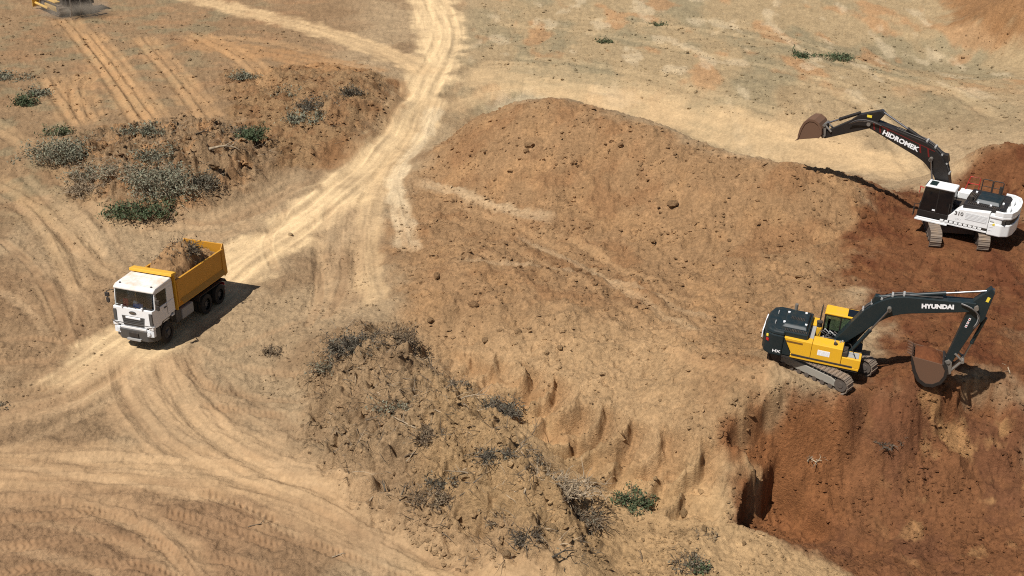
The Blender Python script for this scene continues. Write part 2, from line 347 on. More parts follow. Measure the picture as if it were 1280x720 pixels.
for pts in ([(150,290),(200,278),(260,285),(320,262),(380,225)], [(200,300),(260,300),(330,275)]):
    path('road', pts, 0.9, S(176,142,104), 0.4, 0.08, lanes=(-.4,.4))
rr_ = random.Random(77)
for base_, nn__ in (([(175,440),(185,490),(230,545),(320,590),(450,640),(620,712),(700,760)], 9), ([(-40,590),(80,592),(200,596),(330,602),(460,652)], 8), ([(165,432),(120,470),(60,500),(-40,530)], 6), ([(215,435),(225,480),(270,530),(340,570),(400,592)], 6), ([(-40,650),(80,655),(200,690),(260,740)], 6), ([(430,250),(420,300),(428,350),(415,400)], 6), ([(-20,220),(60,260),(110,320),(150,350)], 6), ([(150,290),(200,278),(260,285),(320,262),(380,225)], 6), ([(230,470),(300,500),(390,515)], 5), ([(-20,330),(50,350),(100,400),(80,460)], 5)):
    pw = smooth_pl(PL(*base_)); 
    for q in range(nn__):
        o1, o2 = rr_.uniform(-3.2, 3.2), rr_.uniform(-3.2, 3.2); tt = np.linspace(0, 1, len(pw))[:, None]; dv = np.gradient(pw, axis=0); nv_ = np.c_[-dv[:,1], dv[:,0]]/np.hypot(dv[:,0], dv[:,1])[:, None]
        i0 = rr_.randint(0, len(pw)//3); i1 = rr_.randint(2*len(pw)//3, len(pw)-1)
        PATHS.append(('road', (pw + nv_*(o1*(1-tt)+o2*tt))[i0:i1+1], rr_.uniform(.25, .5), S(*rr_.choice([(190,158,118),(140,110,80),(150,118,86),(196,164,124)])), rr_.uniform(.15, .38), rr_.uniform(.02, .06), dict(lanes=(0,))))
# crawler and tyre prints
DK = S(140, 106, 74)
def prints(pts, hw=0.30, pitch=0.27, dep=0.045, op=0.25, colr=DK): path('print', pts, hw, colr, op, dep, pitch=pitch)
prints([(-20,655),(60,645),(130,638),(180,650)]); prints([(-20,690),(70,678),(150,672),(205,686)]); prints([(-20,722),(80,705),(170,704),(230,728)])
prints([(205,640),(250,652),(300,668),(350,686)], .28, .28, .055); prints([(170,655),(215,690),(250,730)], .3); prints([(230,690),(300,705),(380,735)], .3)
prints([(222,440),(236,468),(266,486),(330,498),(385,500)], .3, .28, .055); prints([(240,432),(268,452),(320,463),(385,470)], .3, .3)
prints([(250,505),(320,515),(385,520)], .3); prints([(-20,425),(40,422),(100,430)]); prints([(-20,455),(50,452),(95,445)]); prints([(-20,492),(40,487),(90,478)])
prints([(0,300),(40,330),(70,380),(90,440)], .3); prints([(300,650),(420,690),(520,730)], .3); prints([(405,400),(430,360),(432,320)], .3); prints([(280,440),(330,420),(380,400)], .3)
prints([(560,700),(600,730)], .3); prints([(250,612),(300,632),(345,652)], .3, .34, .09)
DR = S(98, 60, 38)
for pts in ([(1165,318),(1150,350),(1120,385),(1100,410)], [(1235,318),(1215,350),(1190,385)], [(1250,330),(1262,370),(1255,410)], [(1180,330),(1215,345),(1270,350)], [(1110,430),(1150,405),(1200,400),(1260,405)], [(1105,262),(1140,270),(1160,290)], [(1080,505),(1110,515),(1140,520)]): prints(pts, .32, .26, .06, .3, DR)
for pts in ([(958,462),(920,450),(870,430)], [(965,475),(925,470),(880,455),(830,430)], [(985,405),(1000,370),(990,340)]): prints(pts, .3, .24, .05, .15, S(150,112,76))
prints([(20,620),(90,628),(150,648)], .3); prints([(385,410),(400,370),(398,330)], .3, .34); prints([(360,260),(330,300),(345,340)], .3)

# ------------------------------------------------------------------ sharp features: scarp bites and pit walls
BITES = []
def bites(pts, n, R, dep, jitter=0.35):
    pl = smooth_pl(PL(*pts)); seg = np.r_[0, np.cumsum(np.hypot(*(pl[1:]-pl[:-1]).T))]
    for i in range(n):
        s = seg[-1]*(i+0.5+random.uniform(-.25, .25))/n
        x = np.interp(s, seg, pl[:,0]); y = np.interp(s, seg, pl[:,1])
        r = R*random.uniform(.75, 1.2); x += random.uniform(-jitter, jitter); y += random.uniform(-jitter, jitter)
        BITES.append((x, y, r, float(hbase(np.array([x]), np.array([y]))[0]) - dep*random.uniform(.7, 1.25)))
bites([(545,448),(600,472),(650,498),(700,522),(760,552),(820,578),(880,602)], 6, .8, .3)
bites([(660,515),(720,548),(790,585),(850,612)], 4, .7, .25)
bites([(530,432),(590,455),(640,475)], 3, .6, .25)
bites([(1215,520),(1260,545),(1290,560)], 5, 1.1, .5); bites([(1190,560),(1240,590),(1290,600)], 5, 1.2, .45)
CLIFFS = []   # polyline, drop, decay (east side of the line is lower)
CLIFFS.append((smooth_pl(PL((990,482),(968,490),(945,503),(920,520),(905,540),(903,556)), 1), 1.2, 2.2))
CLIFFS.append((smooth_pl(PL((712,480),(680,478),(640,472),(602,455),(568,432)), 2), 0.32, 1.3)); CLIFFS.append((smooth_pl(PL((742,551),(712,541),(688,529),(660,511)), 2), 0.22, 1.0))
CLIFFS.append((smooth_pl(PL((982,540),(972,552),(955,572),(938,592),(926,612),(918,636),(915,652)), 1), 1.9, 3.2))
SCARP = smooth_pl(PL((530,445),(590,468),(645,497),(700,527),(760,560),(820,588),(870,607),(905,618)))
mound_poly = PL((540,190),(590,150),(650,128),(720,130),(790,150),(850,170),(960,202),(1060,217),(1095,232),(1080,330),(1060,420),(960,440),(930,520),(900,600),(780,570),(650,500),(530,440),(500,380),(490,300),(510,235))
berm_poly = PL((395,440),(450,405),(500,410),(580,480),(660,560),(740,640),(760,710),(600,720),(540,680),(440,620),(390,560),(380,490))
pile_poly = PL((60,190),(130,160),(230,150),(300,165),(340,190),(330,215),(260,255),(190,285),(120,250),(75,225))
bank_poly = PL((280,90),(400,80),(480,95),(497,118),(470,160),(420,200),(350,210),(300,160))
pit_poly = PL((900,552),(905,530),(942,503),(985,488),(1060,500),(1150,470),(1240,470),(1300,520),(1300,740),(1080,740),(1020,695),(960,672),(915,650),(925,605),(950,575),(925,570))
dark_poly = PL((1075,225),(1140,235),(1185,222),(1210,195),(1300,180),(1300,470),(1225,500),(1150,515),(1060,510),(1085,470),(1110,440),(1090,400),(1062,330),(1070,280))
corner_poly = PL((1185,0),(1195,28),(1240,50),(1320,70),(1400,20),(1300,-30),(1185,-20))
def polysd(poly, x, y):
    n = len(poly); d = np.full(x.shape, 1e9); ins = np.zeros(x.shape, bool)
    for i in range(n):
        a, b = poly[i], poly[(i+1)%n]; e = b-a; t = np.clip(((x-a[0])*e[0]+(y-a[1])*e[1])/(e@e), 0, 1)
        d = np.minimum(d, np.hypot(x-a[0]-e[0]*t, y-a[1]-e[1]*t))
        c = ((a[1] > y) != (b[1] > y)) & (x < (b[0]-a[0])*(y-a[1])/(b[1]-a[1]+1e-12)+a[0]); ins ^= c
    return np.where(ins, d, -d)
def pmask(poly, x, y, soft=1.0, warp=0.8):
    lo = poly.min(0)-soft-warp-1; hi = poly.max(0)+soft+warp+1; m = (x > lo[0]) & (x < hi[0]) & (y > lo[1]) & (y < hi[1])
    r = np.zeros(x.shape)
    if m.any():
        xs, ys = x[m], y[m]; sdv = polysd(poly, xs, ys) + warp*fbm(xs/2.2, ys/2.2, 4)
        r[m] = ss(-soft, soft, sdv)
    return r
def box_of(pl, x, y, m):
    lo = pl.min(0)-m; hi = pl.max(0)+m; return (x > lo[0]) & (x < hi[0]) & (y > lo[1]) & (y < hi[1])

def pad_apply(x, y, z):
    for (c0, hd, hx, hy, bl, c, sink) in PADS:
        ca, sa = math.cos(hd), math.sin(hd); dx = x-c0[0]; dy = y-c0[1]
        a = np.abs(dx*ca+dy*sa)-hx; b = np.abs(-dx*sa+dy*ca)-hy; r = np.hypot(np.maximum(a, 0), np.maximum(b, 0))
        k = ss(bl, 0, r); z = z*(1-k) + (c[0]+c[1]*dx+c[2]*dy-sink)*k
    return z

def terrain(x, y, full=True):
    """height, colour, looseness for points of the site"""
    z = hbase(x, y)
    for (pl, drop, dec) in CLIFFS:
        m = box_of(pl, x, y, 6)
        if m.any():
            xs, ys = x[m], y[m]
            d, s, ln = pathdist(pl, xs + .22*fbm(xs/1.6, ys/1.6, 2), ys + .22*fbm(xs/1.6+40, ys/1.6, 2))
            endf = ss(0, .8, s)*ss(ln, ln-.8, s)
            d = np.where((s <= 0) | (s >= ln), -np.abs(d), d)
            z[m] -= drop*endf*ss(0, .16, d)*np.exp(-(np.maximum(d, 0)/dec)**2)
    for (bx, by, r, zc) in BITES:
        m = (np.abs(x-bx) < r) & (np.abs(y-by) < r)
        if m.any():
            d2 = ((x[m]-bx)**2 + (y[m]-by)**2)/r**2
            bowl = zc + 1.25*(1-np.sqrt(np.clip(1-d2, 0, 1)))*r*0.9 + np.where(d2 >= 1, 99, 0)
            z[m] = np.minimum(z[m], bowl)
    cut = np.zeros(x.shape)
    m = box_of(SCARP, x, y, 3.5)
    if m.any():
        xs, ys = x[m], y[m]; d, s, ln = pathdist(SCARP, xs + .10*fbm(xs/.7, ys/.7, 3), ys + .10*fbm(xs/.7+8, ys/.7, 3))
        endf = ss(0, 1.2, s)*ss(ln, ln-.6, s); hs = (.4+.6*ss(2, 6, s))*endf
        def grooves(off, hw, pitch, A, ph):
            sw = .74*s + .67*d + .50*(d-off-.9)**2 + .35*fbm(s*.5+ph, s*0+ph, 2); t = sw/pitch+ph; fr = t % 1.0; k = np.floor(t)
            rnd = (np.sin(k*12.9898+ph*7)*43758.5453) % 1.0
            dd = (d-off-(rnd-.5)*.5)/(hw*(.75+.4*rnd)); amp = A*np.clip(1-dd*dd, 0, 1)**.4
            pr = -ss(0, .24, fr)*(1-fr)**.8*1.3 + .16*np.exp(-((fr-.985)/.03)**2)
            return amp*pr, np.clip(amp*2, 0, 1)*ss(0, .25, fr)*(1-fr)
        h1, c1 = grooves(.60, 1.05, 1.25, .95, .3); h2, c2 = grooves(-.75, .85, 1.1, .76, 2.7)
        z[m] += hs*np.where(np.abs(h1) > np.abs(h2), h1, h2); cut[m] = np.clip(hs*(c1+c2), 0, 1)
    loose = np.full(x.shape, 0.5); 
    mm = pmask(mound_poly, x, y, 1.2); bm_ = pmask(berm_poly, x, y, .8); pp = pmask(pile_poly, x, y, 1.0); bk = pmask(bank_poly, x, y, 1.0, 1.2)
    pt = pmask(pit_poly, x, y, .5, .6); dk = pmask(dark_poly, x, y, 1.1, 1.3); cr = pmask(corner_poly, x, y, 1.5, 1.5)
    for q, v in ((mm, .8), (bm_, 1.25), (pp, 1.5), (bk, 1.15), (pt, .7), (dk, .75), (cr, .7)): loose = loose*(1-q)+v*q
    # colour of the soils
    n1 = fbm(x/9, y/9, 5); n2 = fbm(x/2.5+31, y/2.5, 5); n3 = fbm(x/.7, y/.7+77, 4)
    def M(c, colr, k): 
        k = np.clip(k, 0, 1)[..., None]; return c*(1-k) + colr*k
    c = np.ones(x.shape+(3,))*S(169, 143, 109)
    c = M(c, S(148, 121, 90), ss(-.1, .5, n1))
    far = ss(70, 100, y)*ss(-12, 2, x)
    c = M(c, S(170, 146, 109), far*.9)
    c = M(c, S(146, 132, 102), far*ss(-.15, .4, fbm(x/8+5, y/15, 5))*.8)
    c = M(c, S(189, 132, 84), far*ss(.22, .6, fbm(x/5+55, y/11+12, 4))*ss(85,100,y)*.42)
    c = M(c, S(216, 194, 158), far*ss(.3, .65, fbm(x/3.5+15, y/9-40, 4))*.4)
    left = ss(-14, -22, x)*ss(62, 70, y)
    c = M(c, S(146, 117, 85), left*.85); c = M(c, S(141, 124, 94), left*ss(.0, .5, fbm(x/4-30, y/4, 4))*ss(-25, -34, x + .0*y)*.8)
    c = M(c, S(178, 132, 92), left*ss(.1, .6, fbm(x/6+9, y/4+3, 4))*ss(85, 100, y)*.3)
    lowl = ss(-4, -12, x)*ss(40, 35, y + .18*(x+12)); c = M(c, S(146, 113, 82), lowl*.85)
    midl = ss(-20, -24, x)*ss(44, 47, y)*ss(62, 55, y); c = M(c, S(146, 115, 83), midl*.7)
    c = M(c, S(164, 128, 90), mm*.95); c = M(c, S(149, 110, 74), mm*ss(-.05, .5, n2*.6+n1*.6)*.7)
    c = M(c, S(180, 140, 97), mm*ss(.05, .6, fbm(x/3-60, y/3+20, 4))*.6)
    benchf = mm*ss(52, 44, y)*ss(11, 6, x); c = M(c, S(193, 158, 115), benchf*.85)
    c = M(c, S(160, 116, 74), cut*.6)
    c = M(c, S(174, 143, 106), bm_*.85); c = M(c, S(146, 118, 87), bm_*ss(.0, .5, n2)*.7)
    c = M(c, S(160, 130, 96), pp*.8); c = M(c, S(126, 94, 64), pp*ss(.1, .5, fbm(x/1.7+90, y/1.7, 4))*.75); c = M(c, S(176, 134, 92), pp*ss(.1, .5, n2)*.8)
    c = M(c, S(160, 126, 88), bk*.85); c = M(c, S(122, 88, 57), bk*ss(.15, .55, fbm(x/2+44, y/2, 4))*.7); c = M(c, S(142, 106, 72), bk*ss(.0, .5, n2)*.8)
    c = M(c, S(121, 76, 46), dk*.95); c = M(c, S(98, 56, 35), dk*ss(.0, .5, n2)*.7); c = M(c, S(150, 104, 66), dk*ss(.25, .6, fbm(x/1.6+3, y/1.6, 4))*.45)
    c = M(c, S(131, 86, 54), pt*.95); c = M(c, S(112, 74, 51), pt*ss(.0, .45, n2)*.7); c = M(c, S(170, 128, 84), pt*ss(.2, .6, fbm(x/1.8+13, y/1.8, 4))*ss(14.5, 17.5, x)*.9)
    c = M(c, S(150, 98, 58), pt*ss(35.2, 36.4, y)*ss(39.5, 38.5, y)*ss(15, 13, x)*.6)
    c = M(c, S(150, 110, 72), cr*.95)
    fore = ss(47, 43, y)*ss(-5, -2.5, x)*(1-pt)*(1-mm)*(1-dk)*ss(12, 9, x-.4*(41-y)); c = M(c, S(190, 154, 108), fore*.7)
    c = c*(1 + .12*np.clip(n3, -1, 1) + .08*np.clip(n2, -1, 1))[..., None]
    # lanes, scrapes and prints
    hard = np.zeros(x.shape)
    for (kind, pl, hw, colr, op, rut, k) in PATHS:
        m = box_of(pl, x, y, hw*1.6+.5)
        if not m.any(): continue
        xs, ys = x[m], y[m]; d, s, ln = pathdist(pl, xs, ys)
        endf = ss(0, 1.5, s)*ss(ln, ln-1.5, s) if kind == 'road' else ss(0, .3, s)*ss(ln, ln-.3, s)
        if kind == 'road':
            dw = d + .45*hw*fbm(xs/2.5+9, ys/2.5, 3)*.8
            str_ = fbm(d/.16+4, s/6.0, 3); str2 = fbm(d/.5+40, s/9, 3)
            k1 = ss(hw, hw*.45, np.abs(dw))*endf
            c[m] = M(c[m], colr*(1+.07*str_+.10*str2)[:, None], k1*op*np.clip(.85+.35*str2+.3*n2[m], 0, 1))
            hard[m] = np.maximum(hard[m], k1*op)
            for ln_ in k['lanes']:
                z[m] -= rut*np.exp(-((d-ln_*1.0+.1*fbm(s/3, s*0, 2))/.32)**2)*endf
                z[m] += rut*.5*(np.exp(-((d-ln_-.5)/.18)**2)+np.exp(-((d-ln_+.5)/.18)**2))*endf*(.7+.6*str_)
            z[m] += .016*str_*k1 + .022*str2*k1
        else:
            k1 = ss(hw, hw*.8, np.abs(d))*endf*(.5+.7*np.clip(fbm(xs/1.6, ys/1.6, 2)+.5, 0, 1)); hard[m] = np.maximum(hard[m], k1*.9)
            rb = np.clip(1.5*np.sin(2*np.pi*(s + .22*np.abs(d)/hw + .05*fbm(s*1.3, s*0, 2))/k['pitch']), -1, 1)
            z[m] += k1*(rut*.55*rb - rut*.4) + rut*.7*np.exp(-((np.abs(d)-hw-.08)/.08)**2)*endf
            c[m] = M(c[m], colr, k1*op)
    lo = loose*(1-.8*hard)
    # loose soil relief, drier ground at the machines
    heap = np.clip(bm_+pp*1.25+bk*.5, 0, 1.25)
    z = z + lo*(.18*fbm(x/1.6, y/1.6, 3) + .13*fbm(x/.5, y/.5+9, 3) + .06*fbm(x/.2+3, y/.2, 2))
    z = z + heap*(.52*fbm(x/1.2+70, y/1.2, 3) + .16*np.abs(fbm(x/.6+20, y/.6, 2)))
    z = z + mm*(1-hard)*(.30*fbm(x/4.2+2, y/4.2+6, 3) - .22*np.abs(fbm(x/2.4+33, y/3.6, 3)))
    rid = 1-np.abs(fbm(x/.8+50, y/.8, 3)); z = z + np.clip(loose-.6, 0, 1)*(1-hard)*.26*(rid-.7)
    cl = fbm(x/.33+7, y/.33-3, 2); z = z + lo*.16*np.clip(cl-.3, 0, 1)*1.6
    # scraped teeth marks on the fresh face of the pit
    teeth = pt*ss(36.0, 37.0, y)*ss(39.6, 38.6, y); z = z + teeth*.05*np.sin(2*np.pi*x/.42+2*fbm(x/2, y/2, 2))*ss(-.3, .3, fbm(x/1.5, y/1.5+4, 2))
    z = pad_apply(x, y, z)
    return z, np.clip(c, .01, .9), np.clip(.45 + .55*loose - .35*hard, .3, 1)
def H(x, y): return float(terrain(np.array([float(x)]), np.array([float(y)]))[0][0])
def on(px, py):
    p = P(px, py); return Vector((p[0], p[1], H(p[0], p[1])))

# one sheet out to the horizon, dense where the camera looks
th = np.linspace(math.radians(57), math.radians(9.6), 720); Yn = CAMH/np.tan(th)
Yr = np.r_[[-3000, -900, -250, -60, -10, 8, 14], Yn, np.array([185, 215, 260, 340, 480, 750, 1300, 2500, 5000])]
un = np.linspace(-1, 1, 1120); ur = np.r_[[-60, -20, -7, -3, -1.8, -1.3, -1.1], un, [1.1, 1.3, 1.8, 3, 7, 20, 60]]
Wd = 0.56*np.sqrt(Yr**2 + CAMH**2)
GX = ur[None, :]*Wd[:, None]; GY = np.repeat(Yr[:, None], len(ur), 1)
gz, gc, gl = terrain(GX.ravel(), GY.ravel())
nr, ncl = GX.shape
me = bpy.data.meshes.new('ground'); N = nr*ncl
co = np.empty((N, 3), np.float32); co[:, 0] = GX.ravel(); co[:, 1] = GY.ravel(); co[:, 2] = gz
ii = (np.arange(nr-1)[:, None]*ncl + np.arange(ncl-1)[None, :]).ravel()
quads = np.stack([ii, ii+1, ii+ncl+1, ii+ncl], 1).astype(np.int32)
me.vertices.add(N); me.vertices.foreach_set('co', co.ravel())
me.loops.add(len(quads)*4); me.loops.foreach_set('vertex_index', quads.ravel())
me.polygons.add(len(quads)); me.polygons.foreach_set('loop_start', np.arange(len(quads), dtype=np.int32)*4)
me.polygons.foreach_set('use_smooth', np.ones(len(quads), bool))
me.update(calc_edges=True)
at = me.color_attributes.new('soil', 'FLOAT_COLOR', 'POINT')
at.data.foreach_set('color', np.c_[gc, gl].astype(np.float32).ravel())
ground = bpy.data.objects.new('ground', me); COL.objects.link(ground); ground['kind'] = 'structure'
gm = bpy.data.materials.new('bare_soil'); gm.use_nodes = True; n_ = gm.node_tree; bs = n_.nodes['Principled BSDF']
bs.inputs['Roughness'].default_value = 1.0; bs.inputs['Specular IOR Level'].default_value = 0.1
av = n_.nodes.new('ShaderNodeAttribute'); av.attribute_name = 'soil'
tc = n_.nodes.new('ShaderNodeTexCoord')
def nnoise(sc, det=6, rg=0.65):
    q = n_.nodes.new('ShaderNodeTexNoise'); q.inputs['Scale'].default_value = sc; q.inputs['Detail'].default_value = det; q.inputs['Roughness'].default_value = rg
    n_.links.new(tc.outputs['Object'], q.inputs['Vector']); return q
a1 = nnoise(5.5, 6, .66); a2 = nnoise(1.1, 6, .65)
mr = n_.nodes.new('ShaderNodeMapRange'); mr.inputs[1].default_value = .27; mr.inputs[2].default_value = .73; mr.inputs[3].default_value = .60; mr.inputs[4].default_value = 1.36; n_.links.new(a1.outputs[0], mr.inputs[0])
gmx = n_.nodes.new('ShaderNodeMix'); gmx.data_type = 'FLOAT'; gmx.inputs[2].default_value = 1.0; n_.links.new(av.outputs['Alpha'], gmx.inputs[0]); n_.links.new(mr.outputs[0], gmx.inputs[3])
mr2 = n_.nodes.new('ShaderNodeMapRange'); mr2.inputs[1].default_value = .3; mr2.inputs[2].default_value = .7; mr2.inputs[3].default_value = .88; mr2.inputs[4].default_value = 1.1; n_.links.new(a2.outputs[0], mr2.inputs[0])
mm_ = n_.nodes.new('ShaderNodeMath'); mm_.operation = 'MULTIPLY'; n_.links.new(gmx.outputs[0], mm_.inputs[0]); n_.links.new(mr2.outputs[0], mm_.inputs[1])
vm = n_.nodes.new('ShaderNodeVectorMath'); vm.operation = 'SCALE'; n_.links.new(av.outputs['Color'], vm.inputs[0]); n_.links.new(mm_.outputs[0], vm.inputs['Scale'])
n_.links.new(vm.outputs[0], bs.inputs['Base Color'])
bp = n_.nodes.new('ShaderNodeBump'); bp.inputs['Strength'].default_value = 1.0; bp.inputs['Distance'].default_value = .2
b1 = nnoise(7, 8, .78); n_.links.new(b1.outputs[0], bp.inputs['Height']); n_.links.new(av.outputs['Alpha'], bp.inputs['Strength']); n_.links.new(bp.outputs[0], bs.inputs['Normal'])
me.materials.append(gm)
#PARTS2

# ================================================================== excavators
def stadium(x0, x1, r, zc, n=14):
    pts = []
    for i in range(n+1): a = -math.pi/2 + math.pi*i/n; pts.append((x1+r*math.cos(a), zc+r*math.sin(a)))
    for i in range(n+1): a = math.pi/2 + math.pi*i/n; pts.append((x0+r*math.cos(a), zc+r*math.sin(a)))
    return pts
def crawler(root, MT, yc, width, half, r, zc, nshoe, frame_mat, sgn):
    per = [Vector((x, 0, z)) for x, z in stadium(-half, half, r, zc, 24)]
    cum = [0]
    for i in range(len(per)): cum.append(cum[-1] + (per[(i+1)%len(per)]-per[i]).length)
    m = MB(MT)
    for k in range(nshoe):
        s = cum[-1]*k/nshoe; i = max(j for j in range(len(per)) if cum[j] <= s); a = per[i]; b = per[(i+1)%len(per)]
        t = (s-cum[i])/max(1e-6, cum[i+1]-cum[i]); p = a.lerp(b, t); d = (b-a).normalized(); nr_ = Vector((d.z, 0, -d.x))
        hl = cum[-1]/nshoe*0.46
        def q(u, v, y): w_ = p + d*u + nr_*v; return (w_.x, yc+y, w_.z)
        W = width/2
        m.hexa([q(-hl,-.03,-W), q(hl,-.03,-W), q(hl,-.03,W), q(-hl,-.03,W), q(-hl,.015,-W), q(hl,.015,-W), q(hl,.015,W), q(-hl,.015,W)])
        m.hexa([q(hl*.35,.015,-W), q(hl*.75,.015,-W), q(hl*.75,.015,W), q(hl*.35,.015,W), q(hl*.45,.05,-W), q(hl*.65,.05,-W), q(hl*.65,.05,W), q(hl*.45,.05,W)])
        m.hexa([q(-hl*1.05,-.11,-.12), q(hl*1.05,-.11,-.12), q(hl*1.05,-.11,.12), q(-hl*1.05,-.11,.12), q(-hl*1.05,-.03,-.12), q(hl*1.05,-.03,-.12), q(hl*1.05,-.03,.12), q(-hl*1.05,-.03,.12)])
    t = m.build('track', TRACKM, root)
    f = MB(MT); W = width*.34
    f.prism_xz([(-half*.86,.28),(half*.86,.28),(half*.94,zc),(half*.7,zc+.22),(-half*.7,zc+.22),(-half*.94,zc)], yc-W, yc+W)
    f.build('track_frame', frame_mat, t, .03)
    for nm, x in (('idler', half), ('sprocket', -half)):
        g = MB(MT); g.cyl((x, yc-W*1.05, zc), (x, yc+W*1.05, zc), r*.78, 20); g.cyl((x, yc-W*1.2, zc), (x, yc+W*1.2, zc), r*.35, 14); g.build(nm, DFRAME, t, .015)
    for k in range(7):
        x = -half*.72 + half*1.44*k/6; g = MB(MT); g.cyl((x, yc-W*1.12, .22), (x, yc+W*1.12, .22), .13, 12); g.build('roller', DFRAME, t)
    return t
def rounded_line(F, B, T, dist, n=9):
    F, B, T = Vector(F), Vector(B), Vector(T); a = B+(F-B).normalized()*dist; b = B+(T-B).normalized()*dist
    return [F, F.lerp(a, .5)] + [(a*(1-t)**2 + B*2*t*(1-t) + b*t*t) for t in [i/n for i in range(n+1)]] + [b.lerp(T, .5), T]
def thick_profile(line, th):
    k = len(line); L_ = [0]
    for i in range(1, k): L_.append(L_[-1]+(line[i]-line[i-1]).length)
    up, dn = [], []
    for i, p in enumerate(line):
        d = (line[min(i+1, k-1)]-line[max(i-1, 0)]).normalized(); nn = Vector((-d.y, d.x)); t = np.interp(L_[i]/L_[-1], [a for a, b in th], [b for a, b in th])
        up.append(p+nn*t*.5); dn.append(p-nn*t*.5)
    return [(p.x, p.y) for p in up + dn[::-1]], up, dn
def cylinder_ram(p0, p1, split, r, mat, root, name, offs):
    for y in offs:
        a = Vector((p0[0], y, p0[1])); b = Vector((p1[0], y, p1[1])); c = a.lerp(b, split)
        m = MB(); m.cyl(a, c, r, 14); m.cyl(c-(b-a).normalized()*.08, c+(b-a).normalized()*.03, r*1.12, 14); o = m.build(name, mat, root, .008, smooth=True)
        m = MB(); m.cyl(c, b, r*.52, 12); m.cyl(b+Vector((0,-r,0)), b+Vector((0,r,0)), r*.95, 12); m.build('piston_rod', CHROME, o, smooth=True)
def digger_arm(root, F, B, Tp, tail, E, bmat, hose_side, sgn_bucket, brot, soil_in, bsc=1.0, y0=0.0, bkm=None):
    bkm = bkm or RUST
    """boom, arm, rams, hoses, linkage and bucket in the x-z plane of the house; returns boom line"""
    line = rounded_line(F, B, Tp, 1.15)
    prof, up, dn = thick_profile(line, [(0, .42), (.12, .62), (.33, .98), (.5, .98), (.75, .72), (1, .46)])
    bw = .31
    m = MB(); m.prism_xz(prof, y0-bw, y0+bw); boom = m.build('boom', bmat, root, .03)
    for q_, hw_ in ((F, .52), (Tp, .44)):
        m = MB(); m.cyl((q_[0], y0-hw_, q_[1]), (q_[0], y0+hw_, q_[1]), .115); m.build('pivot_pin', STEEL, boom, smooth=True)
    Tv, Ev, tl = Vector(Tp), Vector(E), Vector(tail); Bv = Vector(B)
    # arm
    d = (Ev-Tv).normalized(); nn = Vector((-d.y, d.x))
    if nn.dot(tl-Tv) < 0: nn = -nn        # nn: back side of the arm (ram side)
    Tb = tl
    ap = [tuple(Tv-nn*.30-d*.12), tuple(Tb-nn*.16-d*.14), tuple(Tb+nn*.10+d*.02), tuple(Tv+nn*.62+d*.45), tuple(Tv+nn*.42+d*1.1), tuple(Ev+nn*.20-d*.05), tuple(Ev+d*.17), tuple(Ev-nn*.17-d*.02), tuple(Tv-nn*.27+d*.5)]
    m = MB(); m.prism_xz(ap, y0-.22, y0+.22); arm = m.build('arm', bmat, root, .03)
    # arm ram on top of the boom
    k = len(up); rp = up[int(k*.42)] + Vector((0, .20)); 
    cylinder_ram((rp.x, rp.y), (Tb.x, Tb.y), .60, .105, bmat, root, 'arm_ram', (y0,))
    m = MB(); q = up[int(k*.42)]; m.prism_xz([(q.x-.25,q.y-.1),(q.x+.25,q.y-.1),(q.x+.12,rp.y+.1),(q.x-.12,rp.y+.1)], y0-.19, y0+.19); m.build('ram_bracket', bmat, boom, .02)
    # boom rams
    bp_ = line[int(len(line)*.55)] - Vector((0, .02))
    cylinder_ram((F[0]+.62, F[1]-.55), (bp_.x, bp_.y), .58, .10, bmat, root, 'boom_ram', (y0-.46, y0+.46))
    m = MB(); m.cyl((bp_.x, y0-.56, bp_.y), (bp_.x, y0+.56, bp_.y), .11); m.build('ram_pin', STEEL, boom, smooth=True)
    # bucket ram and linkage
    l0 = Ev - d*.55 + nn*.12; l1 = Ev - d*.30 + nn*.62
    s0 = Tv + d*.42 + nn*.68
    cylinder_ram((s0.x, s0.y), (l1.x, l1.y), .6, .095, bmat, root, 'bucket_ram', (y0,))
    # bucket
    cb, sb = math.cos(brot), math.sin(brot)
    def bk(xb, yb):
        xb *= bsc; yb *= bsc; xx = xb*cb-yb*sb; yy = xb*sb+yb*cb
        return (Ev.x + sgn_bucket*xx, Ev.y + (yy if sgn_bucket < 0 else -yy))
    shell = [(.18,.02),(-.05,-.22),(-.10,-.56),(.03,-.93),(.32,-1.19),(.68,-1.26),(1.05,-1.10),(1.35,-.73),(1.55,-.30),(1.62,0)]
    inner = [(.25,.0),(.06,-.24),(.03,-.54),(.13,-.84),(.38,-1.06),(.67,-1.11),(.97,-.98),(1.23,-.65),(1.44,-.25),(1.585,0)]
    HB = .64*bsc; HS = HB+.035
    m = MB()
    for i in range(len(shell)-1):
        a, b, c2, e = bk(*shell[i]), bk(*shell[i+1]), bk(*inner[i+1]), bk(*inner[i])
        m.hexa([(a[0],y0-HS,a[1]),(b[0],y0-HS,b[1]),(b[0],y0+HS,b[1]),(a[0],y0+HS,a[1]),(e[0],y0-HS,e[1]),(c2[0],y0-HS,c2[1]),(c2[0],y0+HS,c2[1]),(e[0],y0+HS,e[1])])
    buck = m.build('bucket', bkm, root)
    for s_ in (-1, 1):
        m = MB(); ys = sorted((y0+s_*(HB+.002), y0+s_*(HB-.045))); m.prism_xz([bk(*p) for p in inner], *ys); m.build('side_plate', RUST, buck, .008)
